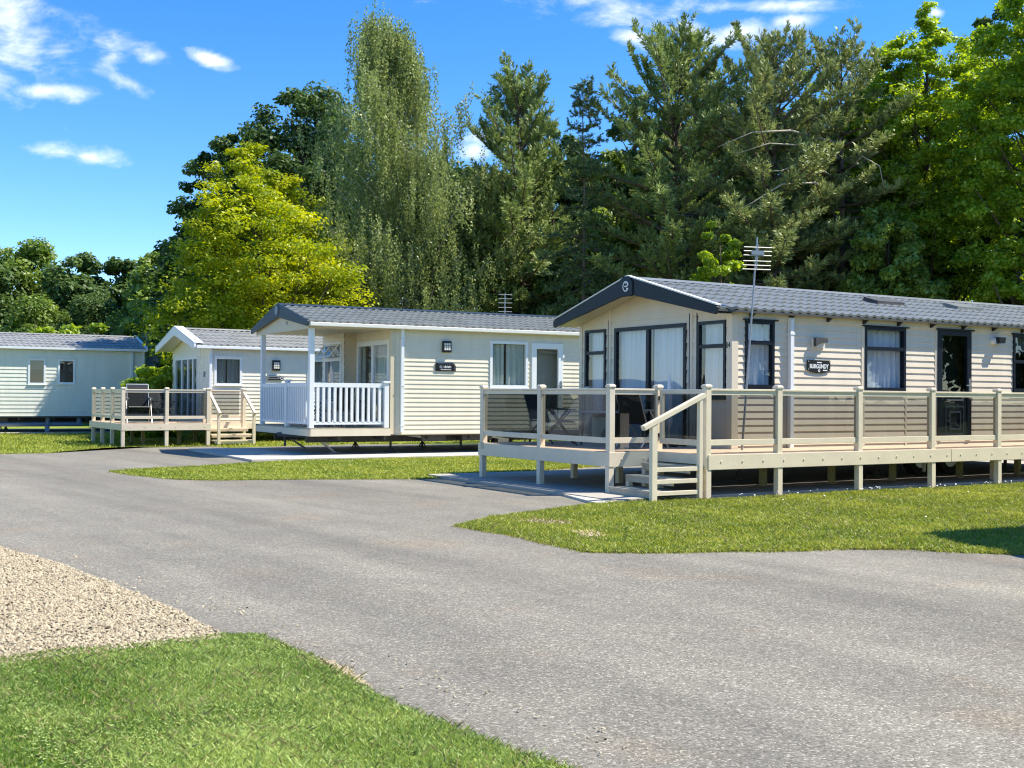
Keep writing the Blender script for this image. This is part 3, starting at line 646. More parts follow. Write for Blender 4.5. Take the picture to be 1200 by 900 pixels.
def ring(m, pf, ca, cz, r0, r1, t0, t1, n0, n1, k=26, sx=1.0):
    for i in range(k):
        a, b = t0 + (t1 - t0) * i / k, t0 + (t1 - t0) * (i + 1) / k
        q = [(r0, a), (r1, a), (r1, b), (r0, b)]; lo = [pf.p(ca + r * math.cos(t) * sx, cz + r * math.sin(t), n0) for r, t in q]; hi = [pf.p(ca + r * math.cos(t) * sx, cz + r * math.sin(t), n1) for r, t in q]
        m.box8(lo + hi)
ring(m, PW, 0, cz, .078, .098, R(12), R(335), .001, .010, sx=.9); m.pbox(PW, -.035, .05, cz - .012, cz + .012, .001, .010); ring(m, PW, .02, cz + .03, .03, .048, R(-30), R(150), .001, .010, 10); m.pbox(PW, .022, .055, cz - .075, cz - .03, .001, .010)
m.build('emblem', MAT['lettering'], pl)
m = MB()                                                        # pale edge trim on top of the bargeboards
for sgn, ya in ((1, -EO - .03), (-1, W + EO + .03)): m.prism([(-FO - .06, ya, ZE + .046), (-FO - .06, ym, ZR + .052), (-FO - .06, ym, ZR + .075), (-FO - .06, ya, ZE + .07)], (.11, 0, 0))
m.build('verge_trim', MAT['gutter'], home)
chassis(home, 0, LEN, 0, W, Z0)
for xx in (1.0, 4.6, 8.6): stand(home, xx, .9, .4); stand(home, xx, W - .9, .4)
road_wheel(home, 5.6, .75); road_wheel(home, 6.5, .75)
window(home, LW, *lwin[0], MAT['navy_gloss'], trans=(2.52,), seed=1, hood=True)
window(home, LW, *lwin[1], MAT['navy_gloss'], trans=(2.50,), seed=2, hood=True)
window(home, LW, *lwin[2], MAT['navy_gloss'], trans=(2.35,), seed=3, curtain=None, pane='pane_dark', hood=True, blind=.3)
window(home, GW, *gwin[0], MAT['navy_gloss'], trans=(2.44,), seed=4)
window(home, GW, *gwin[2], MAT['navy_gloss'], trans=(2.46,), seed=5)
fd = window(home, GW, *gwin[1], MAT['navy_gloss'], fw=.07, mull=(2.2,), seed=6, name='french_door', gap=(2.17, 2.25))
m = MB(); a0, a1, z0, z1 = ldoor                                 # side door: long dark pane above a moulded panel
m.pbox(LW, a0, a1, z1 - .1, z1, -.04, .04); m.pbox(LW, a0, a0 + .13, z0, z1 - .1, -.04, .04); m.pbox(LW, a1 - .13, a1, z0, z1 - .1, -.04, .04); m.pbox(LW, a0 + .13, a1 - .13, z0, 1.62, -.04, .025); m.pbox(LW, a0 - .05, a1 + .05, z1 + .002, z1 + .03, 0, .08)
dr = m.build('door', MAT['navy_gloss'], home, bevel=.006)
p = MB(); p.poly([LW.p(a0 + .13, 1.62, .0), LW.p(a1 - .13, 1.62, .0), LW.p(a1 - .13, z1 - .1, .0), LW.p(a0 + .13, z1 - .1, .0)]); p.build('pane', MAT['pane_dark'], dr, fix=False)
p = MB()
for (b0, b1, c0, c1, nn) in ((.22, .78, .86, 1.44, .035), (.33, .67, .97, 1.33, .05)):
    for q in ((a0 + b0, a0 + b1, c0, c0 + .035), (a0 + b0, a0 + b1, c1 - .035, c1), (a0 + b0, a0 + b0 + .035, c0 + .035, c1 - .035), (a0 + b1 - .035, a0 + b1, c0 + .035, c1 - .035)): p.pbox(LW, *q, .02, nn)
p.build('panel_moulding', MAT['slate_blue'], dr, bevel=.008)  # coloured lighter than the door, standing in for highlights on the edges
p = MB(); p.pbox(LW, a0 + .25, a0 + .75, 1.535, 1.57, .025, .04); p.build('letter_plate', MAT['steel'], dr)
p = MB(); p.pbox(LW, a1 - .095, a1 - .045, 1.72, 1.98, .04, .055); p.pbox(LW, a1 - .2, a1 - .05, 1.83, 1.855, .055, .08); p.build('handle', MAT['steel'], dr)
downpipe(home, LW, 1.31, .7, 2.98)
m = MB(); m.pbox(LW, 1.87, 2.16, 2.47, 2.64, .01, .05); lm = m.build('wall_lamp', MAT['gutter'], home)
m = MB(); m.prism([LW.p(1.87, 2.64, .05), LW.p(2.16, 2.64, .05), LW.p(2.16, 2.565, .05), LW.p(2.02, 2.565, .05), LW.p(1.87, 2.49, .05)], LW.N * .07); m.build('lamp_hood', MAT['dark_steel'], lm)
# the name board
def outline_board(parent, pf, pts, n0, n1, mat, name='name_board'):
    m = MB(); m.prism([pf.p(a, z, n0) for a, z in pts], pf.N * (n1 - n0)); return m.build(name, mat, parent)
pts = [(1.74, 2.25), (2.31, 2.25), (2.31, 2.065)] + [(2.31 - .57 * t, 2.065 - .05 * math.sin(math.pi * t) ** .8) for t in [i / 12 for i in range(1, 12)]] + [(1.74, 2.065)]
nb = outline_board(home, LW, pts, .02, .038, MAT['black'])
text_on(nb, LW, 'BURGUNDY', 2.025, 2.135, .105, MAT['lettering'], n=.039, width=.47, bold=.003)
m = MB(); ring(m, LW, 2.025, 2.06, .012, .025, 0, 6.28, .038, .042, 14); m.build('crest', MAT['lettering'], nb)
strips(nb, MAT['lettering'], 'lettering', (LW, 1.97, 2.09, 2.198, 2.216, .038, .042), (LW, 2.12, 2.23, 2.058, 2.078, .038, .042))
strips(nb, MAT['lettering'], 'screw', *[(LW, a - .006, a + .006, z - .006, z + .006, .038, .044) for a in (1.762, 2.288) for z in (2.225, 2.085)])
text_on(home, GW, '24', 4.43, 2.46, .13, MAT['black'], n=.036, name='house_number', width=.12, bold=.004)
m = MB(); m.tube([LW.p(6.92, 2.745, .01), LW.p(6.92, 2.745, .10)], .065, 14); ol = m.build('outside_light', MAT['white'], home)
m = MB(); m.prism([LW.p(6.9, 2.82, .06), LW.p(7.13, 2.82, .06), LW.p(7.1, 2.70, .06), LW.p(6.93, 2.69, .06)], LW.N * .12); m.build('light_head', MAT['black'], ol, bevel=.01)
for (px, py) in ((1070, 361), (1133, 361)):                      # low vents on the roof slope
    a = 4.9 if px == 1070 else 7.35; yv, zv = 1.35, ZE + (1.35 + EO) * slope
    m = MB(); k = .42
    for dx, dz, e in ((0, .0, 0), (.03, .05, 1)):
        m.prism([(a + dx, yv - .2 + e * .02, zv + dz - .2 * slope), (a + 1.0 * k * 2 - dx, yv - .2 + e * .02, zv + dz - .2 * slope), (a + 1.0 * k * 2 - dx, yv + .2, zv + dz + .2 * slope), (a + dx, yv + .2, zv + dz + .2 * slope)], (0, 0, .055))
    m.build('roof_vent', MAT['dark_steel'] if px == 1070 else MAT['roof'], roofA)

# ============ the home with the roofed porch ===========================================
homeB = empty('static_caravan', (OB[0], OB[1], 0), YB)
tag(homeB, 'cream static caravan with a white railed porch under its roof', 'static caravan')
W, LEN, Z0, ZE, ZR, EO = 4.45, 8.6, .58, 3.40, 3.95, .13
slope = (ZR - ZE) / (W / 2 + EO); wt = ZE + EO * slope - .03; PX = -2.28
LB = PF((0, 0, 0), (1, 0, 0), (0, -1, 0)); E0 = PF((0, W, 0), (0, -1, 0), (-1, 0, 0))
bwin = (2.78, 3.96, 1.80, 3.07); bdoor = (4.08, 5.08, .74, 3.05)
clad(LB, lambda z: (.02, LEN), Z0, wt, [bwin, bdoor], MAT['clad_cream'], homeB, lap=.118)
sd = (W - 2.62, W - .33, .78, 3.04)
clad(E0, lambda z: (W - 2.7, W), Z0, wt, [sd], MAT['clad_cream'], homeB, name='porch_wall', lap=.20)
E1 = PF((-.36, W, 0), (0, -1, 0), (-1, 0, 0)); wi = (.2, 1.55, 1.35, 3.06)
clad(E1, lambda z: (0, W - 2.7), Z0, wt, [wi], MAT['clad_cream'], homeB, name='porch_wall', lap=.20)
S1 = PF((-.36, 2.7, 0), (1, 0, 0), (0, -1, 0)); clad(S1, lambda z: (0, .36), Z0, wt, [], MAT['soffit'], homeB, name='porch_wall', lap=.20, out=.004)  # return wall, its shade put into a browner cream colour
clad(PF((LEN, W, 0), (-1, 0, 0), (0, 1, 0)), lambda z: (0, LEN + .36), Z0, wt, [], MAT['clad_cream'], homeB, name='back_wall', lap=.236)
clad(PF((LEN, 0, 0), (0, 1, 0), (1, 0, 0)), lambda z: (max(0, (z - wt) / slope), min(W, W - (z - wt) / slope)), Z0, ZR - .08, [], MAT['clad_cream'], homeB, name='end_wall', lap=.236, extra=(wt,))
strips(homeB, MAT['soffit'], 'corner_trim', (LB, -.13, .019, Z0 - .02, wt - .02, -.06, .022), (LB, .021, LEN, Z0 - .03, Z0 + .0, -.01, .024))
m = MB(); m.pbox(LB, .02, LEN, wt - .1, wt - .02, .012, .03); m.build('eaves_board', MAT['clad_cream'], homeB)
roofB = gable_roof(homeB, PX - .12, LEN + .1, -EO, W + EO, ZE, ZR, MAT['roof'], ridge_mat=MAT['slate_blue'])
m = MB(); m.box(PX - .1, LEN + .1, -EO - .11, -EO + .0, ZE - .115, ZE - .02); m.build('gutter', MAT['gutter'], homeB, bevel=.012)
barge(homeB, PX - .17, -EO - .05, W + EO + .05, ZE + .03, ZE - .12, ZR + .06, ZR - .32, MAT['slate_blue'])
m = MB(); m.tube([(PX - .2, W / 2, ZR - .14), (PX - .12, W / 2, ZR - .14)], .13, 20); m.build('apex_boss', MAT['grey_sign'], homeB, smooth=False)
m = MB(); zc = wt - .12                                           # porch ceiling and gable panel
m.prism([(PX - .02, -.02, zc), (-.0, -.02, zc), (-.0, W, zc), (PX - .02, W, zc)], (0, 0, .03))
m.prism([(PX - .06, .0, zc - .05), (PX - .06, W, zc - .05), (PX - .06, W, wt - .03), (PX - .06, W / 2, ZR - .08), (PX - .06, .0, wt - .03)], (.03, 0, 0))
m.build('porch_ceiling', MAT['soffit'], homeB)
m = MB(); m.tube([(PX - .065, W / 2 - .5, zc + .17), (PX - .075, W / 2 - .5, zc + .17)], .05, 12); m.build('ceiling_light', MAT['grey_sign'], homeB)
m = MB(); m.prism([(PX, -.02, .56), (-.13, -.02, .56), (-.13, W, .56), (PX, W, .56)], (0, 0, .17)); pd = m.build('porch_floor', MAT['step_board'], homeB)
m = MB(); m.box(PX - .04, -.13, -.05, -.021, .53, .70); m.box(PX - .04, PX - .001, -.05, W, .53, .70); m.build('porch_fascia', MAT['clad_beige'], homeB)
def turned_post(parent, x, y, z0, z1, s=.12, cap=False):
    m = MB(); m.box(x - s / 2, x + s / 2, y - s / 2, y + s / 2, z0, z1)
    if cap: m.box(x - s / 2 - .025, x + s / 2 + .025, y - s / 2 - .025, y + s / 2 + .025, z1, z1 + .05)
    return m.build('porch_post', MAT['white'], parent, bevel=.008)
turned_post(homeB, PX + .03, .04, .73, zc - .04, .13); turned_post(homeB, PX + .03, 4.08, .73, zc - .04, .12)
turned_post(homeB, -.23, .04, .73, 1.88, .13, True); turned_post(homeB, PX + .03, 1.9, .73, 1.92, .12, True); turned_post(homeB, -.45, 4.3, .73, 1.9, .12, True)
def porch_rail(parent, p, q, n):
    m = MB(); p, q = Vector((*p, 0)), Vector((*q, 0)); zz = Vector((0, 0, 1))
    m.bar(p + zz * 1.82, q + zz * 1.82, .07, .11); o = m.build('porch_rail', MAT['white'], parent); m = MB(); m.bar(p + zz * .855, q + zz * .855, .05, .07); m.build('bottom_rail', MAT['white'], o)
    b = None
    for i in range(n):
        c = p + (q - p) * ((i + .7) / (n + .4)); m = MB(); m.box(c.x - .032, c.x + .032, c.y - .032, c.y + .032, .885, 1.77); m.build('baluster', MAT['white'], o)
porch_rail(homeB, (PX + .1, .04), (-.3, .04), 12); porch_rail(homeB, (PX + .03, .11), (PX + .03, 1.84), 11); porch_rail(homeB, (PX + .03, 1.96), (PX + .03, 4.02), 13); porch_rail(homeB, (PX + .1, 4.3), (-.5, 4.3), 11)
window(homeB, LB, *bwin, MAT['white'], fw=.075, curtain='curtain_green', seed=11, gap=(3.3, 3.36))
m = MB(); a0, a1, z0, z1 = bdoor
m.pbox(LB, a0, a1, z1 - .16, z1, -.04, .045); m.pbox(LB, a0, a0 + .15, z0, z1 - .16, -.04, .045); m.pbox(LB, a1 - .15, a1, z0, z1 - .16, -.04, .045); m.pbox(LB, a0 + .15, a1 - .15, z0, 1.25, -.04, .03)
dB = m.build('door', MAT['white'], homeB, bevel=.006)
p = MB(); p.poly([LB.p(a0 + .15, 1.25, 0), LB.p(a1 - .15, 1.25, 0), LB.p(a1 - .15, z1 - .16, 0), LB.p(a0 + .15, z1 - .16, 0)]); p.build('pane', MAT['pane'], dB, fix=False)
p = MB(); p.pbox(LB, a1 - .09, a1 - .03, 1.75, 2.0, .045, .06); p.pbox(LB, a1 - .16, a1 - .03, 1.86, 1.89, .06, .09); p.build('handle', MAT['steel'], dB)
p = MB()
for z in (1.0, 2.65): p.pbox(LB, a1 - .02, a1 + .03, z, z + .12, .045, .07)
p.build('hinge', MAT['white'], dB)
window(homeB, E0, *sd, MAT['white'], fw=.13, mull=((sd[0] + sd[1]) / 2,), curtain='curtain_green', seed=12, name='sliding_door', gap=(sd[0] + .25, sd[0] + .9))
wB = window(homeB, E1, *wi, MAT['white'], fw=.09, trans=(2.58,), curtain='blind', seed=13)
p = MB(); q0, q1 = E1.p(wi[0] + .05, 3.0, .04), E1.p(wi[1] - .05, 3.0, .04); dn = Vector((0, 0, -.38)) + E1.N * .30
for u0, u1 in ((0, .08), (.46, .54), (.92, 1)): p.prism([q0.lerp(q1, u0), q0.lerp(q1, u1), q0.lerp(q1, u1) + dn, q0.lerp(q1, u0) + dn], E1.N * .03)
for f0, f1 in ((0, .14), (.86, 1)): p.prism([q0.lerp(q1, .08) + dn * f0, q0.lerp(q1, .92) + dn * f0, q0.lerp(q1, .92) + dn * f1, q0.lerp(q1, .08) + dn * f1], E1.N * .028)
oc = p.build('open_casement', MAT['white'], wB)
p = MB(); p.poly([q0.lerp(q1, .06) + dn * .1, q0.lerp(q1, .94) + dn * .1, q0.lerp(q1, .94) + dn * .9, q0.lerp(q1, .06) + dn * .9]); p.build('open_pane', MAT['pane'], wB, fix=False)
downpipe(homeB, LB, .18, .62, ZE - .1)
wall_lamp_box(homeB, LB, 1.46, 2.87, .25, .30)
pts = [(1.15, 2.22), (1.15, 2.44)] + [(1.15 + .48 + .11 * math.sin(t), 2.33 + .11 * math.cos(t)) for t in [i * math.pi / 16 for i in range(9)]] + [(1.74, 2.22)]
nb = outline_board(homeB, LB, pts, .02, .04, MAT['black'])
m = MB(); m.pbox(LB, 1.22, 1.62, 2.41, 2.417, .04, .044); ring(m, LB, 1.62, 2.33, .08, .087, 0, math.pi / 2, .04, .044, 8); m.pbox(LB, 1.70, 1.707, 2.24, 2.33, .04, .044)
m.build('edge_line', MAT['grey_sign'], nb)
m = MB(); rr_ = random.Random(4)                                    # lettering too small to read: strokes of its height and width
for k in range(7): m.pbox(LB, 1.385 + k * .033, 1.385 + k * .033 + rr_.uniform(.012, .024), 2.31, 2.31 + rr_.choice((.045, .06, .06)), .04, .044)
for k in range(12): m.pbox(LB, 1.30 + k * .026, 1.30 + k * .026 + rr_.uniform(.008, .018), 2.25, 2.25 + rr_.choice((.02, .032)), .04, .044)
m.build('lettering', MAT['lettering'], nb)
m = MB(); m.pbox(LB, 1.26, 1.34, 2.30, 2.37, .04, .044); m.build('crest', MAT['grey_sign'], nb)
chassis(homeB, PX + .2, LEN, 0, W, Z0, 'dark_steel')
jack(homeB, PX + .35, .9, .55, .65); jack(homeB, PX + .35, W - .9, .55, .75)
for xx in (.3, 2.4, 4.6, 6.8): stand(homeB, xx, .95, .4); stand(homeB, xx, W - .95, .4)
m = MB(); m.bar((PX - .1, W / 2, .52), (PX + 1.2, .9, .42), .08, .1); m.bar((PX - .1, W / 2, .52), (PX + 1.2, W - .9, .42), .08, .1); m.tube([(PX + .05, W / 2 - .1, .5), (PX + .05, W / 2 - .1, .2)], .03, 8); m.build('tow_frame', MAT['dark_steel'], homeB)
road_wheel(homeB, 3.6, .8, .3)
m = MB(); m.pbox(LB, 4.02, 5.4, Z0 + .05, wt - .05, -.40, -.35); m.build('pane_backing', MAT['interior'], homeB)  # added sheet behind the door pane, sets the tone of its glass
for xa, xb in ((.4, 1.5), (2.5, 3.4), (4.7, 5.6)):
    m = MB(); m.bar((xa, .3, .54), (xb, .3, .40), .05, .05); m.build('brace', MAT['steel'], homeB)
m = MB(); m.box(.9, 1.6, .25, .7, .36, .56); m.box(2.1, 3.0, .25, .7, .38, .56); m.build('underfloor_box', MAT['dark_steel'], homeB)

# ============ the far home with the white gable =========================================
xC, yC = rot(OC, YC, 3.15, 2.0)
homeC = empty('static_caravan', (xC, yC, 0), YC)
tag(homeC, 'off white static caravan with a white gable and glazed doors behind the far deck', 'static caravan')
W, LEN, Z0, ZE, ZR, EO, FO = 4.4, 9.0, .62, 3.13, 3.74, .16, .50
slope = (ZR - ZE) / (W / 2 + EO); wt = ZE + EO * slope - .03
LC = PF((0, 0, 0), (1, 0, 0), (0, -1, 0)); GC = PF((0, W, 0), (0, -1, 0), (-1, 0, 0))
cw = [(.16, 1.06, 1.86, 2.77), (3.3, 4.3, 1.86, 2.75)]; gd = (.40, 3.16, .75, 2.82)
clad(LC, lambda z: (.08, LEN), Z0, wt, cw, MAT['clad_white'], homeC)
def glc(z):
    t = max(0, (z - wt) / slope); return (t, W - t)
clad(GC, lambda z: (max(.02, glc(z)[0]), min(W - .08, glc(z)[1])), Z0, ZR - .08, [gd], MAT['clad_white'], homeC, lap=.24, extra=(wt,))
clad(PF((LEN, W, 0), (-1, 0, 0), (0, 1, 0)), lambda z: (0, LEN), Z0, wt, [], MAT['clad_white'], homeC, name='back_wall', lap=.24)
clad(PF((LEN, 0, 0), (0, 1, 0), (1, 0, 0)), glc, Z0, ZR - .08, [], MAT['clad_white'], homeC, name='end_wall', lap=.24, extra=(wt,))
strips(homeC, MAT['clad_white'], 'corner_trim', (LC, -.03, .09, Z0, wt - .02, -.02, .03), (GC, W - .09, W - .001, Z0, wt - .02, -.02, .028), (GC, 3.35, 3.42, Z0, wt + .1, 0, .024), (GC, 3.75, 3.82, Z0, wt, 0, .024))
m = MB(); m.pbox(GC, 3.9, 3.98, 2.12, 2.3, .0, .05); m.build('meter_box', MAT['grey_sign'], homeC)
gable_roof(homeC, -FO, LEN + .1, -EO, W + EO, ZE, ZR, MAT['roof_old'], rows=5)
m = MB()
for (ya, yb) in ((-EO + .05, W / 2), (W + EO - .05, W / 2)): m.prism([(-FO + .04, ya, ZE - .07), (-.03, ya, ZE - .07), (-.03, yb, ZR - .12), (-FO + .04, yb, ZR - .12)], (0, 0, -.012))
m.build('soffit', MAT['clad_white'], homeC)
barge(homeC, -FO - .06, -EO - .04, W + EO + .04, ZE + .05, ZE - .13, ZR + .07, ZR - .22, MAT['white'], th=.06)
m = MB()
for ya, yb in ((-EO - .04, W / 2), (W + EO + .04, W / 2)): m.prism([(-FO - .055, ya, ZE + .055), (-FO - .055, yb, ZR + .075), (-FO - .055, yb, ZR + .10), (-FO - .055, ya, ZE + .08)], (.30, 0, 0))
m.build('verge_trim', MAT['white'], homeC)
m = MB(); m.box(-FO + .02, LEN, -EO - .10, -EO, ZE - .11, ZE - .02); m.build('gutter', MAT['white'], homeC, bevel=.01)
window(homeC, LC, *cw[0], MAT['white'], fw=.07, curtain='curtain', seed=21, hood=True, pane='pane_dark', gap=(.58, .62)); window(homeC, LC, *cw[1], MAT['white'], fw=.07, curtain='curtain', seed=22, hood=True, pane='pane_dark')
window(homeC, GC, *gd, MAT['white'], fw=.09, mull=(1.27, 2.0, 2.6), curtain='curtain', seed=23, pane='pane_dark', name='glazed_door', gap=(1.5, 1.9))
downpipe(homeC, LC, .02, .64, ZE - .1); wall_lamp_box(homeC, LC, 2.2, 2.53, .26, .34)
m = MB(); m.pbox(LC, 1.9, 2.36, 2.05, 2.2, .02, .04); nb = m.build('name_board', MAT['grey_sign'], homeC)
m = MB(); m.pbox(LC, 1.93, 2.45, 2.045, 2.085, .041, .046); ring(m, LC, 2.40, 2.115, .0, .075, 0, 6.28, .036, .045, 14); m.pbox(LC, 1.97, 2.26, 2.125, 2.15, .041, .046); m.build('board_trim', MAT['black'], nb)
m = MB(); ring(m, LC, 2.40, 2.115, .035, .055, 0, 6.28, .046, .05, 12); m.build('lettering', MAT['lettering'], nb)
chassis(homeC, 0, LEN, 0, W, Z0)
for xx in (1.2, 4.5): stand(homeC, xx, .9, .4); stand(homeC, xx, W - .9, .4)

# ============ the home at the far left ==================================================
homeD = empty('static_caravan', (OD[0], OD[1], 0), YD)
tag(homeD, 'pale green grey static caravan with two small white windows at the left edge', 'static caravan')
W, LEN, Z0, ZE, ZR, EO = 4.3, 11.5, .68, 3.36, 3.93, .12
slope = (ZR - ZE) / (W / 2 + EO); wt = ZE + EO * slope - .03
LD = PF((-LEN, 0, 0), (1, 0, 0), (0, -1, 0)); dw = [(LEN - 4.33, LEN - 3.70, 1.90, 2.90), (LEN - 3.25, LEN - 2.62, 1.93, 2.89), (LEN - 8.6, LEN - 7.4, 1.8, 2.9)]
clad(LD, lambda z: (0, LEN), Z0, wt, dw, MAT['clad_pale'], homeD, lap=.15)
gd_ = lambda z: (max(0, (z - wt) / slope), min(W, W - (z - wt) / slope))
clad(PF((0, 0, 0), (0, 1, 0), (1, 0, 0)), gd_, Z0, ZR - .08, [], MAT['clad_pale'], homeD, name='end_wall', lap=.15, extra=(wt,))
clad(PF((-LEN, W, 0), (0, -1, 0), (-1, 0, 0)), gd_, Z0, ZR - .08, [], MAT['clad_pale'], homeD, name='end_wall', lap=.3, extra=(wt,))
clad(PF((0, W, 0), (-1, 0, 0), (0, 1, 0)), lambda z: (0, LEN), Z0, wt, [], MAT['clad_pale'], homeD, name='back_wall', lap=.3)
gable_roof(homeD, -LEN - .1, .06, -EO, W + EO, ZE, ZR, MAT['roof_old'], rows=5)
m = MB()
for ya, yb in ((-EO - .03, W / 2), (W + EO + .03, W / 2)): m.prism([(.05, ya, ZE - .06), (.05, yb, ZR - .03), (.05, yb, ZR + .09), (.05, ya, ZE + .07)], (.07, 0, 0))
m.build('verge_trim', MAT['white'], homeD)
m = MB(); m.box(-LEN, .1, -EO - .1, -EO, ZE - .1, ZE - .01); m.build('gutter', MAT['white'], homeD)
m = MB(); m.pbox(LD, LEN - .06, LEN + .02, Z0, wt - .02, -.01, .03); m.build('corner_trim', MAT['white'], homeD)
window(homeD, LD, *dw[0], MAT['white'], fw=.07, curtain=None, pane='pane_dark', hood=True, blind=.42); window(homeD, LD, *dw[1], MAT['white'], fw=.07, curtain=None, pane='pane_dark', hood=True); window(homeD, LD, *dw[2], MAT['white'], fw=.07, curtain='curtain', seed=31, hood=True)
downpipe(homeD, LD, LEN - .48, .7, ZE - .1)
chassis(homeD, -LEN, 0, 0, W, Z0)
m = MB(); m.tube([(-9, .3, .36), (-2.3, .3, .36)], .09, 10)
for xx in (-3.55, -2.4): m.tube([(xx, .3, .36), (xx, .3, .66)], .1, 10)
m.tube([(-3.6, .15, .06), (-3.6, .15, .34)], .09, 10); m.build('waste_pipe', MAT['blue_steel'], homeD)
m = MB(); m.pbox(LD, LEN - 6, LEN - 2, Z0 + .05, wt - .05, -.7, -.65); m.build('pane_backing', MAT['interior'], homeD)  # backing added inside the small windows to darken their glass
for xx in (-5.0, -1.2, -8): stand(homeD, xx, .95, .46); stand(homeD, xx, W - .95, .46)
jack(homeD, -.4, .9, .6, -1.0)
m = MB(); m.box(-6.2, -5.0, .3, 1.0, .36, .62); m.box(-2.0, -1.0, .5, 1.0, .42, .62); m.build('underfloor_box', MAT['dark_steel'], homeD)

# ============ the neighbour just outside the right edge, which throws the shadow on the lawn ====
YE = R(24)
homeE = empty('static_caravan', (7.1, 13.5, 0), YE)
tag(homeE, 'beige static caravan outside the right edge casting the lawn shadow', 'static caravan')
W, LEN, Z0, ZE, ZR, EO = 4.2, 9, .62, 3.0, 3.6, .15
slope = (ZR - ZE) / (W / 2 + EO); wt = ZE + EO * slope - .03
ge = lambda z: (max(0, (z - wt) / slope), min(W, W - (z - wt) / slope))
clad(PF((0, -W, 0), (1, 0, 0), (0, -1, 0)), lambda z: (0, LEN), Z0, wt, [(1, 2.2, 1.7, 2.8)], MAT['clad_beige'], homeE, lap=.24)
clad(PF((0, 0, 0), (0, -1, 0), (-1, 0, 0)), ge, Z0, ZR - .08, [], MAT['clad_beige'], homeE, name='end_wall', extra=(wt,))
clad(PF((LEN, -W, 0), (0, 1, 0), (1, 0, 0)), ge, Z0, ZR - .08, [], MAT['clad_beige'], homeE, name='end_wall', lap=.24, extra=(wt,))
BE = PF((LEN, 0, 0), (-1, 0, 0), (0, 1, 0)); clad(BE, lambda z: (0, LEN), Z0, wt, [(5.6, 6.5, 1.9, 2.7), (2, 3.1, 1.75, 2.75)], MAT['clad_beige'], homeE, name='back_wall')
window(homeE, BE, 5.6, 6.5, 1.9, 2.7, MAT['white'], seed=42, pane='pane_dark'); window(homeE, BE, 2, 3.1, 1.75, 2.75, MAT['white'], seed=43)
m = MB(); m.box(0, LEN, EO + .0, EO + .1, ZE - .11, ZE - .02); m.build('gutter', MAT['white'], homeE)
gable_roof(homeE, -.2, LEN + .2, -W - EO, EO, ZE, ZR, MAT['roof'])
window(homeE, PF((0, -W, 0), (1, 0, 0), (0, -1, 0)), 1, 2.2, 1.7, 2.8, MAT['white'], seed=41)
chassis(homeE, 0, LEN, -W, 0, Z0)
for xx in (.8, 4.5, 8): stand(homeE, xx, -.9, .4); stand(homeE, xx, -W + .9, .4)
# ------------------------------------------------------------------ decks
DZ = .69
def deck_post(parent, x, y, z0, z1, s=.105, name='post', mat='deck_vinyl'):
    m = MB(); h = s / 2; m.box(x - h, x + h, y - h, y + h, z0, z1 - .055)
    c = h + .012; m.box(x - c, x + c, y - c, y + c, z1 - .055, z1 - .025)
    k = len(m.v); e = h - .01
    m.v += [(x - c, y - c, z1 - .025), (x + c, y - c, z1 - .025), (x + c, y + c, z1 - .025), (x - c, y + c, z1 - .025), (x - e, y - e, z1), (x + e, y - e, z1), (x + e, y + e, z1), (x - e, y + e, z1)]
    m.f += [(k + i, k + (i + 1) % 4, k + 4 + (i + 1) % 4, k + 4 + i) for i in range(4)] + [(k + 4, k + 5, k + 6, k + 7)]
    return m.build(name, MAT[mat], parent, bevel=.006)
def leg(parent, x, y, z1, s=.1, mat='deck_vinyl'):
    m = MB(); m.box(x - s / 2, x + s / 2, y - s / 2, y + s / 2, 0, z1); return m.build('support_leg', MAT[mat], parent, bevel=.005)
def bay(parent, p, q, zt=1.70, zb=.915, low=.09, s=.052, glass='smoked'):
    """top rail, bottom rail and glass between two posts at p and q"""
    p, q = Vector((*p, 0)), Vector((*q, 0)); d = (q - p).normalized(); a, b = p + d * s, q - d * s; Z = Vector((0, 0, 1))
    m = MB(); m.bar(a + Z * (zt - .016), b + Z * (zt - .016), .085, .032); m.bar(a + Z * (zt - .066), b + Z * (zt - .066), .05, .065); m.build('top_rail', MAT['deck_vinyl'], parent, bevel=.005)
    m = MB(); m.bar(a + Z * (zb - low / 2), b + Z * (zb - low / 2), .05, low); m.build('bottom_rail', MAT['deck_vinyl'], parent, bevel=.005)
    m = MB(); m.poly([a + Z * (zb - .005), b + Z * (zb - .005), b + Z * (zt - .095), a + Z * (zt - .095)]); return m.build('glass_panel', MAT[glass], parent, fix=False)
def fascia(parent, p, q, z0, z1, bolts=True, th=.03, side=1):
    p, q = Vector((*p, 0)), Vector((*q, 0)); d = (q - p).normalized(); n = Vector((d.y, -d.x, 0)) * side; Z = Vector((0, 0, 1))
    m = MB(); m.prism([p + Z * z0, q + Z * z0, q + Z * z1, p + Z * z1], n * th); L_ = (q - p).length
    if bolts:
        t = .25
        while t < L_ - .1:
            c = p + d * t + Z * (z0 + (z1 - z0) * .52) + n * th; m.tube([c - n * .004, c + n * .010], .016, 8); t += .44
    return m.build('fascia', MAT['deck_vinyl'], parent, bevel=.004)
def boards(parent, x0, x1, y0, y1, z, along='x', w=.145, name='decking', mat='deck_board'):
    m = MB()
    if along == 'x':
        y = y0
        while y < y1 - .01: m.box(x0, x1, y + .003, min(y + w, y1) - .003, z - .03, z); y += w
    else:
        x = x0
        while x < x1 - .01: m.box(x + .003, min(x + w, x1) - .003, y0, y1, z - .03, z); x += w
    return m.build(name, MAT[mat], parent)

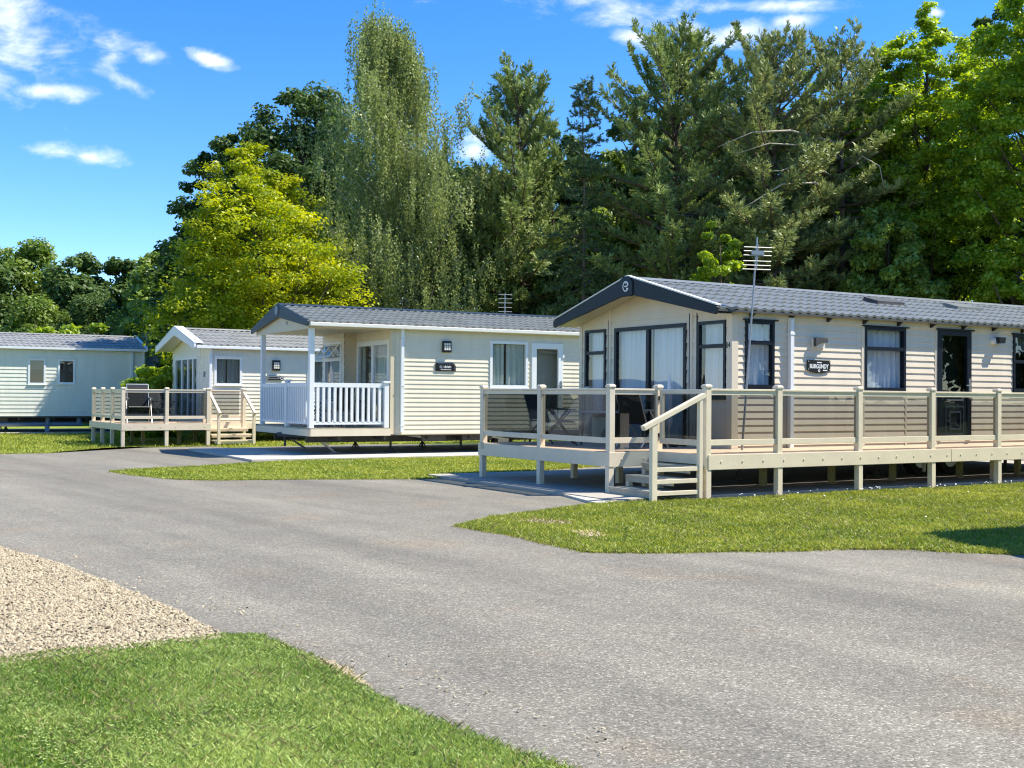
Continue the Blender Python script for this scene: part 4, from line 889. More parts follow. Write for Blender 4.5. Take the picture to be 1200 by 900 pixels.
deck = empty('veranda_deck', (OA[0], OA[1], 0), YA)
tag(deck, 'long ivory deck with tinted glass panels and side steps round the beige home', 'deck')
XE = 13.2
boards(deck, .0, XE, .03, 1.30, DZ, 'x'); boards(deck, -.92, 1.60, 1.30, 5.42, DZ, 'y')
m = MB()
for y in (.12, .7, 1.22): m.box(.05, XE, y - .025, y + .025, .47, DZ - .032)
for x in (-.8, 0.3, 1.4): m.box(x - .025, x + .025, 1.36, 5.4, .47, DZ - .032)
m.build('joist', MAT['old_post'], deck)
fascia(deck, (-.01, .03), (5.62, .03), .455, DZ - .004); fascia(deck, (5.632, .03), (XE, .03), .455, DZ - .004)
fascia(deck, (-.93, 5.44), (-.93, 1.29), .455, DZ - .004, bolts=False); fascia(deck, (-.96, 1.30), (.0, 1.30), .455, DZ - .004)
fascia(deck, (.0, 1.27), (.0, .03), .53, DZ - .004, bolts=False)
long_x = (.0, 1.49, 3.33, 5.17, 7.0, 8.8, 10.6, 12.4)
for x in long_x: deck_post(deck, x, .07, .45, 1.768); leg(deck, x, .06, .452)
for a, b in zip(long_x[:-1], long_x[1:]): bay(deck, (a, .07), (b, .07))
left_y = (1.33, 3.35, 5.34)
for y in left_y: deck_post(deck, -.90, y, .455, 1.768); leg(deck, -.91, y, .453)
for a, b in zip(left_y[:-1], left_y[1:]): bay(deck, (-.90, a), (-.90, b), glass='smoked_shade')
deck_post(deck, .06, 1.33, .45, 1.768); bay(deck, (-.90, 1.33), (.06, 1.33), glass='smoked_shade'); leg(deck, -.05, 1.36, .45)
bay(deck, (-.90, 5.34), (1.55, 5.34)); deck_post(deck, 1.5, 5.34, .69, 1.768)
for x, y in ((.45, 4.3), (.45, 2.9), (.4, 1.7)): leg(deck, x, y, .47)
for x in (2.25, 3.9, 5.5, 7.4, 9.2, 11.0): leg(deck, x, 1.2, .47, .1, 'old_post')
leg(deck, 7.55, .55, .47)
for k, (x, y) in enumerate(((-.958, 5.28),)):
    m = MB(); m.box(x - .006, x, y - .06, y + .06, .58, .70); m.build('end_plate', MAT['steel'], deck)
# the gate across the head of the steps
m = MB(); Z = Vector((0, 0, 1)); gp, gq = Vector((.05, 1.24, 0)), Vector((.05, .16, 0))
m.bar(gp + Z * 1.655, gq + Z * 1.655, .05, .07); m.bar(gp + Z * .86, gq + Z * .86, .05, .09)
for c in (gp + (gq - gp) * .03, gp + (gq - gp) * .97): m.box(c.x - .03, c.x + .03, c.y - .035, c.y + .035, .815, 1.69)
gt = m.build('gate', MAT['deck_vinyl'], deck, bevel=.005)
m = MB(); m.poly([gp + Z * .9, gq + Z * .9, gq + Z * 1.62, gp + Z * 1.62]); m.build('glass_panel', MAT['smoked_shade'], gt, fix=False)
m = MB()
for z in (.92, 1.52): m.box(.02, .08, 1.235, 1.285, z, z + .06)
m.build('hinge', MAT['black'], gt)
# steps climbing to the right along the front edge
stairs = [(-1.02, -.50, .155), (-.68, -.20, .335), (-.36, -.02, .515)]
for x0, x1, z in stairs:
    m = MB(); m.box(x0, x1, .05, 1.22, z - .035, z); m.box(x0 + .012, x0 + .04, .06, 1.21, z - .11, z - .036); m.build('stair_tread', MAT['step_board'], deck, bevel=.004)
for x0, x1, z in stairs:
    m = MB(); m.box(x0 + .02, x0 + .10, 1.16, 1.235, 0, z - .037); m.build('support_leg', MAT['deck_vinyl'], deck)
m = MB(); m.box(-1.12, -1.02, -.02, .055, 0, 1.16); m.build('newel_post', MAT['deck_vinyl'], deck, bevel=.006)
m = MB(); m.box(-.215, -.145, -.02, .05, 0, 1.56); m.build('newel_post', MAT['deck_vinyl'], deck, bevel=.006)
m = MB(); m.bar((-1.27, .015, 1.10), (-.10, .015, 1.60), .09, .075); m.build('stair_handrail', MAT['deck_vinyl'], deck, bevel=.008)
for z in (.13, .305, .485):
    m = MB(); m.box(-1.02, -.215, -.005, .035, z - .035, z + .03); m.build('side_slat', MAT['deck_vinyl'], deck, bevel=.005)

# ============ the far deck ==============================================================
deckC = empty('veranda_deck', (OC[0], OC[1], 0), YC)
tag(deckC, 'small ivory deck with front steps between two sloping handrails beside the white gable', 'deck')
CX = 2.62; CV = 4.55
boards(deckC, .03, CX, .03, CV, DZ, 'x'); boards(deckC, CX, 4.3, 1.05, 1.96, DZ, 'x')
boards(deckC, 2.62, 3.1, 1.96, 4.5, DZ, 'x')
fascia(deckC, (-.0, .03), (CX, .03), .49, DZ - .004); fascia(deckC, (.03, CV), (.03, .03), .49, DZ - .004, bolts=False)
fascia(deckC, (CX, 1.05), (4.3, 1.05), .49, DZ - .004, bolts=False); fascia(deckC, (CX, .03), (CX, 1.02), .49, DZ - .004, bolts=False, side=1)
for x in (.05, 1.31, 2.55): deck_post(deckC, x, .06, .45, 1.76); leg(deckC, x, .06, .452)
for y in (1.5, 2.85, 4.2): deck_post(deckC, .06, y, .45, 1.76); leg(deckC, .06, y, .452)
for a, b in ((.05, 1.31), (1.31, 2.55)): bay(deckC, (a, .06), (b, .06))
for a, b in ((.06, 1.5), (1.5, 2.85), (2.85, 4.2)): bay(deckC, (.06, a), (.06, b))
bay(deckC, (.06, 4.2), (2.6, 4.2)); deck_post(deckC, 2.6, 4.2, .69, 1.76)
S0, S1 = 2.88, 3.98
for x in (S0, S1): deck_post(deckC, x, 1.05, 0, 1.76)
bay(deckC, (2.60, .12), (2.60, 1.0)); bay(deckC, (S0, 1.35), (S1, 1.35)); deck_post(deckC, S0 - .06, 1.35, .69, 1.76); deck_post(deckC, S1 + .06, 1.35, .69, 1.76)
for x in (S0, S1): leg(deckC, x, .05, 1.0, .085)
for x in (S0, S1):
    m = MB(); m.bar((x, -.06, .98), (x, 1.05, 1.62), .085, .07); m.build('stair_handrail', MAT['deck_vinyl'], deckC, bevel=.006)
for k, (y, z) in enumerate(((.08, .17), (.40, .345), (.72, .52))):
    m = MB(); m.box(S0 - .12, S1 + .06, y, y + .36, z - .035, z); m.box(S0 - .1, S1 + .04, y + .02, y + .045, z - .1, z - .036); m.build('stair_tread', MAT['deck_vinyl'], deckC)
for x, y in ((1.0, 1.6), (2.1, 1.6), (1.0, 3.0), (2.1, 3.2), (3.2, 1.5), (4.1, 1.6), (3.0, 3)): leg(deckC, x, y, .5, .1, 'old_post')

# ------------------------------------------------------------------ furniture
def chair(loc, yaw, label, frame='chair_frame', fab='fabric', scale=1.0, name='garden_chair', back=.95):
    o = empty(name, loc, yaw); tag(o, label, 'chair'); w = .27
    m = MB(); m.box(-w, w, -.24, .26, .41, .43); m.build('seat', MAT[fab], o)
    m = MB(); m.prism([(-w, .25, .44), (w, .25, .44), (w, .42, back), (-w, .42, back)], (0, .018, 0)); m.build('backrest', MAT[fab], o)
    for s in (-1, 1):
        x = s * (w + .02)
        m = MB(); m.tube([(x, .38, .03), (x, -.18, .62)], .013, 7); m.build('leg', MAT[frame], o)
        m = MB(); m.tube([(x + s * .018, -.30, .0), (x + s * .018, .18, .64)], .013, 7); m.build('leg', MAT[frame], o)
        m = MB(); m.bar((x, -.28, .635), (x, .30, .655), .045, .022); m.build('armrest', MAT[frame], o)
        m = MB(); m.tube([(x - s * .02, .22, .40), (x - s * .02, .44, back + .01)], .014, 7); m.build('back_post', MAT[frame], o)
    m = MB(); m.tube([(-w, .43, back + .01), (w, .43, back + .01)], .013, 7); m.tube([(-w, -.24, .42), (w, -.24, .42)], .013, 7); m.build('cross_bar', MAT[frame], o)
    o.scale = (scale,) * 3
    return o
def dk(a, b, z=DZ + .001): return (*rot(OA, YA, a, b), z)
chair(dk(.52, 2.3), YA + R(100), 'pale framed folding chair behind the glass nearest the deck corner', back=1.0)
chair(dk(-.15, 3.9), YA + R(60), 'dark folding chair on the deck beside the cream home', frame='dark_steel', back=.98)
chair(dk(.2, 4.75), YA + R(20), 'dark folding chair at the far end of the glazed deck', frame='dark_steel', back=.98)
def table(loc, yaw, label, w, d, h, top='table', cat='table'):
    o = empty('garden_table', loc, yaw); tag(o, label, cat)
    m = MB(); m.box(-w / 2, w / 2, -d / 2, d / 2, h - .03, h); m.build('tabletop', MAT[top], o, bevel=.008)
    for sx in (-1, 1):
        for sy in (-1, 1):
            m = MB(); m.tube([(sx * (w / 2 - .05), sy * (d / 2 - .05), 0), (sx * (w / 2 - .09), sy * (d / 2 - .08), h - .03)], .018, 7); m.build('leg', MAT['dark_steel'], o)
    return o
table(dk(.55, 3.25), YA, 'low garden table with a pale top on the glazed deck', .75, 1.1, .62)
ash = empty('ash_bin', dk(.0, 2.15), YA); tag(ash, 'slim ivory ash bin with a black lid behind the deck glass', 'bin')
m = MB(); m.prism([(-.055, -.055, .0), (.055, -.055, .0), (.055, .055, .0), (-.055, .055, .0)], (0, 0, .60)); m.build('body', MAT['deck_vinyl'], ash, bevel=.006)
m = MB(); m.prism([(-.075, -.075, .601), (.075, -.075, .601), (.075, .075, .601), (-.075, .075, .601)], (0, 0, .035)); m.build('lid', MAT['black'], ash, bevel=.006)
par = empty('folded_parasol', dk(1.28, 2.55), YA); tag(par, 'furled white parasol standing against the dark glazed doors', 'parasol')
m = MB(); m.tube([(0, 0, .0), (0, 0, 1.28)], .016, 8); m.build('pole', MAT['chair_frame'], par)
m = MB(); m.tube([(0, 0, .34), (0, 0, .42), (0, 0, .8), (0, 0, 1.2), (0, 0, 1.26)], [.03, .062, .058, .028, .01], 10); m.build('canopy', MAT['curtain'], par)
m = MB(); m.tube([(0, 0, 0), (0, 0, .05)], .16, 16); m.build('base', MAT['black'], par)
def dkB(a, b): return (*rot(OB, YB, a, b), .731)
chair(dkB(-1.25, .75), YB + R(185), 'dark porch chair with pale frame behind the white balusters', back=1.02)
chair(dkB(-1.5, 1.75), YB + R(80), 'second dark porch chair set back by the open window', frame='dark_steel', back=1.02)
table(dkB(-.7, 1.5), YB, 'round cornered dark table on the white railed porch', .7, .7, .7, top='fabric')
def dkC(a, b): return (*rot(OC, YC, a, b), DZ + .001)
chair(dkC(.72, 1.0), YC + R(-8), 'dark recliner with a white frame behind the glass of the far deck', back=1.0, scale=1.15)
chair(dkC(1.55, 1.4), YC + R(35), 'dark garden chair beside the recliner on the far deck', frame='dark_steel', back=1.0)

# ------------------------------------------------------------------ television aerials and the dish
def aerial(base, top, els, width, yaw, label, boom_tilt=0.0, extra=None):
    o = empty('tv_aerial', base, 0); tag(o, label, 'aerial'); b = Vector(base); t = Vector(top) - b
    m = MB(); m.tube([(0, 0, 0), t * .5, t], [.020, .017, .014], 8); m.build('mast', MAT['aerial'], o)
    d = Vector((math.cos(yaw), math.sin(yaw), 0)); m = MB(); tops = [t * f for f in els]
    m.tube([tops[0] + Vector((.0, .0, .05)) - Vector((-d.y, d.x, 0)) * .06, tops[-1] - Vector((-d.y, d.x, 0)) * .06], .014, 6); m.build('boom', MAT['aerial'], o)
    for k, p in enumerate(tops):
        m = MB(); c = p - Vector((-d.y, d.x, 0)) * .065; m.tube([c - d * width / 2, c + d * width / 2], .0105, 6); m.build('element', MAT['aerial'], o)
    if extra:
        c = t * extra - Vector((-d.y, d.x, 0)) * .07; m = MB(); m.bar(c - d * .11, c + d * .11, .02, .07); m.build('junction_box', MAT['aerial'], o)
    return o
ab = dk(1.60, 1.02, DZ); at = dk(1.92, 1.02, 4.28)
aerial(ab, at, (.950, .932, .912, .885, .865, .846), .50, YA - R(20), 'tall leaning aerial pole standing on the deck in front of the beige home', extra=.925)
x, y = rot(OB, YB, 5.2, 3.6); aerial((x, y, 3.55), (x, y, 4.72), (.98, .87, .76, .64, .53), .42, YB - R(20), 'aerial showing just above the ridge of the porch home')
x, y = rot(OD, YD, .35, 1.2); aerial((x, y, .06), (x, y, 4.15), (.985, .965, .945, .92, .90, .875, .85, .83), .42, YD - R(25), 'aerial on a pole at the right end of the far left home')
dish = empty('satellite_dish', (*rot(OD, YD, .32, .6), 0), YD); tag(dish, 'grey satellite dish beside the right end of the far left home', 'satellite dish')
m = MB(); k = 18; rings = []
for i, (r_, dpt) in enumerate(((.0, .0), (.11, .012), (.2, .04), (.27, .075))): rings.append([(.10 + r_ * math.cos(2 * math.pi * j / k) * .95, -.12 - dpt, 2.88 + r_ * math.sin(2 * math.pi * j / k)) for j in range(k)])
for a_, b_ in zip(rings[:-1], rings[1:]):
    for j in range(k): m.poly([a_[j], a_[(j + 1) % k], b_[(j + 1) % k], b_[j]])
m.build('reflector', MAT['blue_steel'], dish, smooth=True, fix=False)
m = MB(); m.tube([(.1, -.05, .05), (.1, -.05, 2.9)], .022, 8); m.build('pole', MAT['steel'], dish)
m = MB(); m.tube([(.1, -.12, 2.62), (.1, -.45, 2.70)], .012, 6); m.bar((.1, -.42, 2.70), (.1, -.52, 2.74), .06, .06); m.build('feed_arm', MAT['steel'], dish)
# ------------------------------------------------------------------ trees and shrubs
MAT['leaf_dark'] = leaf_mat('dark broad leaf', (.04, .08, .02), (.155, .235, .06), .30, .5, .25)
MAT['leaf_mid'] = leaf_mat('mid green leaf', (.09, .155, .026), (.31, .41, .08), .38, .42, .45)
MAT['leaf_gold'] = leaf_mat('yellow green leaf', (.19, .265, .014), (.55, .57, .035), .42, .45, .35)
MAT['leaf_lime'] = leaf_mat('bright sycamore leaf', (.14, .24, .022), (.46, .57, .065), .48, .42, .4)
MAT['leaf_birch'] = leaf_mat('olive birch leaf', (.145, .19, .055), (.39, .45, .155), .35, .45, .4)
MAT['needle'] = leaf_mat('blue green needle', (.12, .185, .05), (.40, .48, .15), .18, .5, .4)
MAT['needle_olive'] = leaf_mat('olive pine needle', (.14, .185, .058), (.44, .485, .18), .18, .5, .4)
MAT['needle_deep'] = leaf_mat('deep green needle', (.045, .085, .03), (.17, .24, .08), .15, .5, .4)

def unit(v): return v / np.maximum(np.linalg.norm(v, axis=-1, keepdims=True), 1e-9)
def kites(P, Nn, s, r, ratio=.6, T=None):
    n = len(P); a = r.normal(0, 1, (n, 3)) if T is None else T
    t = unit(a - Nn * (a * Nn).sum(1, keepdims=True)); b = np.cross(Nn, t); s = s[:, None]
    V = np.stack([P - t * s * .5, P + b * s * ratio * .5 + t * s * .05, P + t * s * .5, P - b * s * ratio * .5 + t * s * .05], 1)
    return V
def crown_mesh(name, Vs, rnds, mat, parent):
    V = np.concatenate(Vs).reshape(-1, 3); n = len(V) // 4
    return mesh_np(name, V, np.arange(n * 4).reshape(n, 4), np.clip(np.concatenate(rnds), 0, 1), mat, parent)
def trunk_mesh(parent, H, r0, r, mat, lean=(0, 0), limbs=(), name='trunk', top=.9):
    m = MB(); k = 9; pts = []
    for i in range(k):
        t = i / (k - 1); pts.append((lean[0] * t * H + .12 * math.sin(3 * t + r.uniform(0, 1)) * t, lean[1] * t * H + .1 * math.sin(4 * t) * t, H * top * t))
    rad = [r0 * (1 - .93 * (i / (k - 1))) * (1.25 if i == 0 else 1) for i in range(k)]
    m.tube(pts, rad, 9)
    for (a, b, ra) in limbs:
        a, b = np.array(a), np.array(b); mid = (a + b) / 2 + np.array([0, 0, -.12 * np.linalg.norm(b - a) * .5]); m.tube([a, mid, b], [ra, ra * .7, ra * .25], 6)
    return m.build(name, mat, parent, smooth=True, fix=False)
def lump(r, k=5, amp=.22):
    fs = [(r.integers(1, 5), r.uniform(2, 9), r.uniform(0, 6.28), r.uniform(.4, 1)) for _ in range(k)]
    return lambda a, t: 1 + amp * sum(w * np.sin(f * a + g * t + p) for f, g, p, w in fs) / k * 1.8
def leafy(loc, H, Rr, base, prof, nclump, per, size, leafm, bark, seed, label=None, name='leafy_tree', amp=.3, crx=(.15, .30), flat=.7, lean=(0, 0), squash=1.0, group=None, cat='tree', parent_kind=None, trunk=True, yawv=None, up=.5, inner=.4):
    r = np.random.default_rng(seed); lp = lump(r, 6, amp)
    pt = np.array([p[0] for p in prof]); pr = np.array([p[1] for p in prof]); Vs, rn, limbs = [], [], []
    tt = np.linspace(0, 1, 200); wgt = np.interp(tt, pt, pr) ** 1.3; cdf = np.cumsum(wgt) / wgt.sum()
    t = np.interp(r.uniform(0, 1, nclump), cdf, tt); a = r.uniform(0, 2 * np.pi, nclump); rho = r.uniform(0, 1, nclump) ** inner
    rad = Rr * np.interp(t, pt, pr) * lp(a, t) * rho
    C = np.stack([rad * np.cos(a), rad * np.sin(a) * squash, base + (H - base) * t], 1); C[:, 0] += lean[0] * C[:, 2]; C[:, 1] += lean[1] * C[:, 2]
    cr_ = Rr * r.uniform(*crx, nclump) * (.55 + .45 * np.interp(t, pt, pr))
    for i in range(nclump):
        n = int(per * r.uniform(.6, 1.3)); d = unit(r.normal(0, 1, (n, 3))); d[:, 2] = d[:, 2] * .85 + .12
        rr = r.uniform(0, 1, (n, 1)) ** .38; off = d * rr * cr_[i] * np.array([1.15, 1.15, flat])
        off *= (1 + .25 * np.sin(d[:, :1] * 7 + i) * np.sin(d[:, 1:2] * 6 + 2 * i))
        Nn = unit(d * .55 + np.array([0, 0, up]) + r.normal(0, .45, (n, 3))); s = size * r.uniform(.55, 1.25, n)
        Vs.append(kites(C[i] + off, Nn, s, r)); cl = r.normal(.42, .16)
        rn.append(cl + r.normal(0, .16, n))
    o = empty(name, (loc[0], loc[1], 0), r.uniform(0, .5) if yawv is None else yawv)
    if label: tag(o, label, cat, group)
    crown_mesh('crown', Vs, rn, leafm, o)
    if trunk:
        r0 = .017 * H + .04; order = r.permutation(nclump)[:max(8, nclump // 5)]
        for i in order:
            zb = max(base * .6, C[i, 2] - np.hypot(C[i, 0], C[i, 1]) * .8 - .4); zb = min(zb, H * .8)
            limbs.append(((lean[0] * zb, lean[1] * zb, zb), C[i], max(.025, r0 * .35 * (1 - zb / H))))
        trunk_mesh(o, H, r0, r, bark, lean, limbs)
    return o
def shoots(A, D, Lg, per, nl, nw, r, spread=.75):
    """needle brushes: A starts, D directions, Lg lengths"""
    n = len(A); k = per; f = r.uniform(.05, 1.0, (n, k)); base = A[:, None] + D[:, None] * (Lg[:, None] * f)[:, :, None]
    rd = unit(r.normal(0, 1, (n, k, 3))); rd = unit(rd - D[:, None] * (rd * D[:, None]).sum(2, keepdims=True))
    nd = unit(D[:, None] * (.55 + .5 * f[:, :, None]) + rd * spread); ln = nl * r.uniform(.7, 1.2, (n, k, 1))
    sd = unit(np.cross(nd, rd + r.normal(0, .3, (n, k, 3)))); w = nw
    V = np.stack([base, base + nd * ln * .45 + sd * w / 2, base + nd * ln, base + nd * ln * .45 - sd * w / 2], 2).reshape(-1, 4, 3)
    rn = np.repeat(r.normal(.42, .2, n), k) + r.normal(0, .12, n * k)
    return V, rn
def conifer(loc, H, Rr, base, prof, whorl, nb, seed, needle, bark, label, name='pine_tree', up0=-5, up1=58, side=.22, slen=(.32, .6), per=22, nl=.21, nw=.052, curve=.5, amp=.3, droop=0.0, bare=0, lean=(0, 0), group=None, trunk_r=None, start=.3):
    r = np.random.default_rng(seed); pt = np.array([p[0] for p in prof]); pr = np.array([p[1] for p in prof]); lp = lump(r, 5, amp)
    m = MB(); A, D, Lg = [], [], []; z = base
    while z < H - .15:
        t = (z - base) / (H - base); k = max(3, int(round(nb * (1 - .35 * t)) + r.integers(-1, 2))); a0 = r.uniform(0, 6.28)
        for j in range(k):
            a = a0 + 2 * np.pi * j / k + r.normal(0, .25); Lb = Rr * np.interp(t, pt, pr) * lp(a, t) * r.uniform(.65, 1.15)
            if Lb < .12: continue
            el = math.radians(up0 + (up1 - up0) * t ** 1.3 + r.normal(0, 9)); h = np.array([math.cos(a), math.sin(a), 0])
            p = np.array([lean[0] * z, lean[1] * z, z + r.normal(0, .12)]); pts = [p.copy()]; seg = 7
            for q in range(seg):
                e = el + math.radians(38) * curve * (q / seg) ** 1.5 - droop * math.sin(math.pi * q / seg); p = p + (h * math.cos(e) + np.array([0, 0, math.sin(e)])) * Lb / seg; pts.append(p.copy())
            m.tube(pts, [max(.010, .018 * Lb * (1 - i / seg) + .006) for i in range(seg + 1)], 5)
            pts = np.array(pts); ns = max(3, int(Lb * (1 - start) / side)); f = np.linspace(start, 1, ns) * seg
            for q in f:
                i = min(int(q), seg - 1); bp_ = pts[i] + (pts[i + 1] - pts[i]) * (q - i); bd = unit(pts[i + 1] - pts[i]); lt = unit(np.cross(bd, [0, 0, 1.0]))
                for s in (-1, 1):
                    dd = unit(bd * r.uniform(.35, .9) + lt * s * r.uniform(.5, 1) + np.array([0, 0, r.uniform(.05, .75) - droop * 1.2])); L1 = r.uniform(*slen) * (1.15 - .35 * q / seg)
                    A.append(bp_); D.append(dd); Lg.append(L1)
                    if r.uniform() < .6: A.append(bp_ + dd * L1 * .5); D.append(unit(dd + np.array([0, 0, .5 - droop]) + r.normal(0, .35, 3))); Lg.append(L1 * .75)
            A.append(pts[-1] - unit(pts[-1] - pts[-2]) * .1); D.append(unit(pts[-1] - pts[-2] + np.array([0, 0, .12 * (1 - droop)]))); Lg.append(slen[1])
        z += whorl * r.uniform(.8, 1.2)
    A.append(np.array([lean[0] * H, lean[1] * H, H - .5])); D.append(np.array([0, 0, 1.0])); Lg.append(.6)
    V, rn = shoots(np.array(A), np.array(D), np.array(Lg), per, nl, nw, r)
    o = empty(name, (loc[0], loc[1], 0), 0); tag(o, label, 'tree', group)
    crown_mesh('crown', [V], [rn], needle, o)
    trunk_mesh(o, H, trunk_r or .014 * H + .03, r, bark, lean, (), top=.97)
    m.build('branches', bark, o, smooth=True, fix=False)
    return o
def birch(loc, H, Rr, base, prof, seed, label, nstr=6000, per=36):
    r = np.random.default_rng(seed); pt = np.array([p[0] for p in prof]); pr = np.array([p[1] for p in prof]); lp = lump(r, 6, .22)
    o = empty('birch_tree', (loc[0], loc[1], 0), 0); tag(o, label, 'tree'); Vs, rn, limbs = [], [], []; m = MB()
    # ascending limbs
    tips = []
    for k in range(120):
        t = r.uniform(0, 1) ** .8; a = r.uniform(0, 6.28); z1 = base + (H - base) * t; R1 = Rr * np.interp(t, pt, pr) * lp(a, t) * r.uniform(.5, 1.0); z0 = max(1.5, z1 - R1 * 1.4 - .4)
        p0 = np.array([0, 0, z0]); p2 = np.array([R1 * math.cos(a) - 1.8 * t ** 2, R1 * math.sin(a), z1]); p1 = (p0 + p2) / 2 + np.array([0, 0, .25 * R1]); m.tube([p0, p1, p2], [.05 * (1 - .7 * t), .03 * (1 - .6 * t), .008], 5)
        tips.append((p0, p1, p2))
    for k in range(nstr):
        p0, p1, p2 = tips[r.integers(len(tips))]; u = r.uniform(.2, 1.05); s = p0 * (1 - u) ** 2 + 2 * p1 * u * (1 - u) + p2 * u ** 2 + r.normal(0, .28, 3)
        L1 = r.uniform(.5, 1.9); n = int(per * L1 / 1.1); f = np.linspace(0, 1, n); d = np.array([r.normal(0, .22), r.normal(0, .22), 0]) + unit(s * np.array([1, 1, 0]) + 1e-6) * .28
        P = s + np.outer(f * L1 * .5 * (1.3 - f), d) + np.outer(f * L1, [0, 0, -.92]) + np.array([0, 0, .25]) + r.normal(0, .06, (n, 3))
        Nn = unit(np.column_stack([r.normal(0, 1, n), r.normal(0, 1, n), r.normal(.15, .5, n)])); sz = r.uniform(.07, .115, n)
        Vs.append(kites(P, Nn, sz, r, .75, T=np.tile([0.0, 0, -1], (n, 1)) + r.normal(0, .5, (n, 3)))); rn.append(r.normal(.45, .18) + r.normal(0, .17, n))
    crown_mesh('crown', Vs, rn, MAT['leaf_birch'], o); trunk_mesh(o, H, .20, r, MAT['bark_birch'], (-.075, 0), (), top=.97); m.build('branches', MAT['bark_birch'], o, smooth=True, fix=False)
    return o

FULL = ((0, .95), (.3, 1), (.6, .98), (.8, .8), (.93, .5), (1, .3)); OVAL = ((0, .45), (.2, .85), (.45, 1), (.7, .85), (.88, .55), (1, .12)); CONE = ((0, .75), (.12, 1), (.4, .85), (.7, .55), (.9, .25), (1, .05)); DOME = ((0, .8), (.25, 1), (.55, .95), (.8, .7), (1, .2))
PINE = ((0, .65), (.2, .95), (.5, 1), (.75, .85), (.9, .58), (1, .2)); SPRUCE = ((0, 1), (.3, .8), (.6, .5), (.85, .28), (1, .05)); BIRCH = ((0, .85), (.2, 1.0), (.4, 1.02), (.6, .92), (.75, .74), (.88, .44), (1, .06))
def T(px, top, hw, depth): return spot(px, depth), top_z(px, top, depth), hw / FPX * depth

# far tree line on the left, each tree with its own crown
for k, (px, top, hw, dep, lab) in enumerate((
        (-50, 292, 55, 84, 'dark tree cut by the left edge above the pale green home'), (30, 288, 48, 88, 'tall dark tree near the left edge of the far tree line'), (88, 302, 38, 86, 'rounded dark tree of the far line above the two small windows'),
        (140, 306, 36, 88, 'dark tree of the far line right of the rounded one'), (186, 296, 34, 78, 'dark tree joining the far line to the yellow green tree'), (232, 250, 40, 72, 'dark tree peering out left of the yellow green tree'))):
    loc, H, Rr = T(px, top, hw, dep); leafy(loc, H, Rr * 1.15, 1.5, FULL, 120, 260, .40, MAT['leaf_mid' if k % 3 == 1 else 'leaf_dark'], MAT['bark'], 100 + k, lab, group='far tree line on the left', amp=.2, crx=(.22, .42), flat=.9)
for k, (px, top, hw, dep, lm, lab) in enumerate(((-30, 366, 60, 66, 'leaf_mid', 'low leafy shrub above the left end of the pale green roof'), (42, 362, 48, 64, 'leaf_lime', 'light green shrub over the middle of the pale green roof'), (105, 366, 42, 62, 'leaf_lime', 'light green shrub over the right end of the pale green roof'), (160, 352, 36, 60, 'leaf_mid', 'mid green shrub between the two left roofs'), (200, 345, 38, 58, 'leaf_mid', 'mid green shrub rising behind the white gable'))):
    loc, H, Rr = T(px, top, hw, dep); leafy(loc, H, Rr * 1.1, .5, DOME, 40, 240, .26, MAT[lm], MAT['bark'], 130 + k, lab, 'shrub', cat='shrub', group='shrubs behind the left homes')
loc, H, Rr = T(196, 394, 26, 48); leafy(loc, H, Rr * 1.1, .2, CONE, 40, 260, .16, MAT['leaf_mid'], MAT['bark'], 151, 'upright green bush in the gap left of the white gable', 'bush', cat='bush')
loc, H, Rr = T(176, 434, 36, 41.5); leafy(loc, H, Rr, .1, ((0, .9), (.5, 1), (.8, .95), (1, .75)), 60, 330, .15, MAT['leaf_lime'], MAT['bark'], 152, 'bright clipped laurel bush behind the far deck', 'laurel_bush', cat='bush', crx=(.2, .35), up=.8)
# dark broadleaf trees behind
loc, H, Rr = T(352, 108, 88, 60); leafy(loc, H, Rr * 1.05, 2, FULL, 330, 230, .26, MAT['leaf_dark'], MAT['bark'], 160, 'tall dark broadleaf tree behind the yellow green one', amp=.2, crx=(.13, .26), flat=.9)
loc, H, Rr = T(268, 165, 62, 60); leafy(loc, H, Rr, 2, FULL, 200, 230, .26, MAT['leaf_dark'], MAT['bark'], 161, 'dark broadleaf tree at the left shoulder of the yellow green one', amp=.2, crx=(.14, .28), flat=.9)
# the yellow green tree
loc, H, Rr = T(330, 172, 124, 47); leafy(loc, H, Rr, 1.6, ((0, .8), (.14, 1.12), (.3, 1.1), (.5, .95), (.7, .72), (.86, .42), (1, .12)), 600, 165, .17, MAT['leaf_gold'], MAT['bark'], 163, 'yellow green broadleaf tree glowing above the white gable', lean=(-.125, 0), amp=.42, crx=(.09, .19), flat=.6, up=.8, inner=.5)
# the birch
loc, H, Rr = T(486, 24, 136, 51); birch(loc, H, Rr, 2.2, BIRCH, 170, 'tall weeping birch with olive leaves above the porch home')
# pines and the thin spruce
loc, H, Rr = T(606, 108, 90, 52); conifer(loc, H, Rr, 2.0, PINE, .46, 7, 181, MAT['needle'], MAT['bark_pine'], 'bushy dark pine standing between the birch and the thin spruce')
loc, H, Rr = T(682, 96, 50, 46); conifer(loc, H, Rr, 5.0, SPRUCE, .42, 6, 182, MAT['needle_deep'], MAT['bark_pine'], 'thin spruce with a bare straight trunk left of the dark gable apex', 'spruce_tree', up0=-12, up1=42, side=.2, slen=(.22, .4), per=16, nl=.13, nw=.04, curve=.3, droop=.35, trunk_r=.13)
loc, H, Rr = T(786, 58, 107, 47); conifer(loc, H, Rr, 2.6, PINE, .46, 7, 183, MAT['needle'], MAT['bark_pine'], 'broad blue green pine above the apex of the beige home', lean=(.01, 0))
loc, H, Rr = T(812, 28, 50, 56); leafy(loc, H, Rr, 4, OVAL, 60, 280, .26, MAT['leaf_dark'], MAT['bark'], 184, 'dark broadleaf tree topping out behind the broad pine')
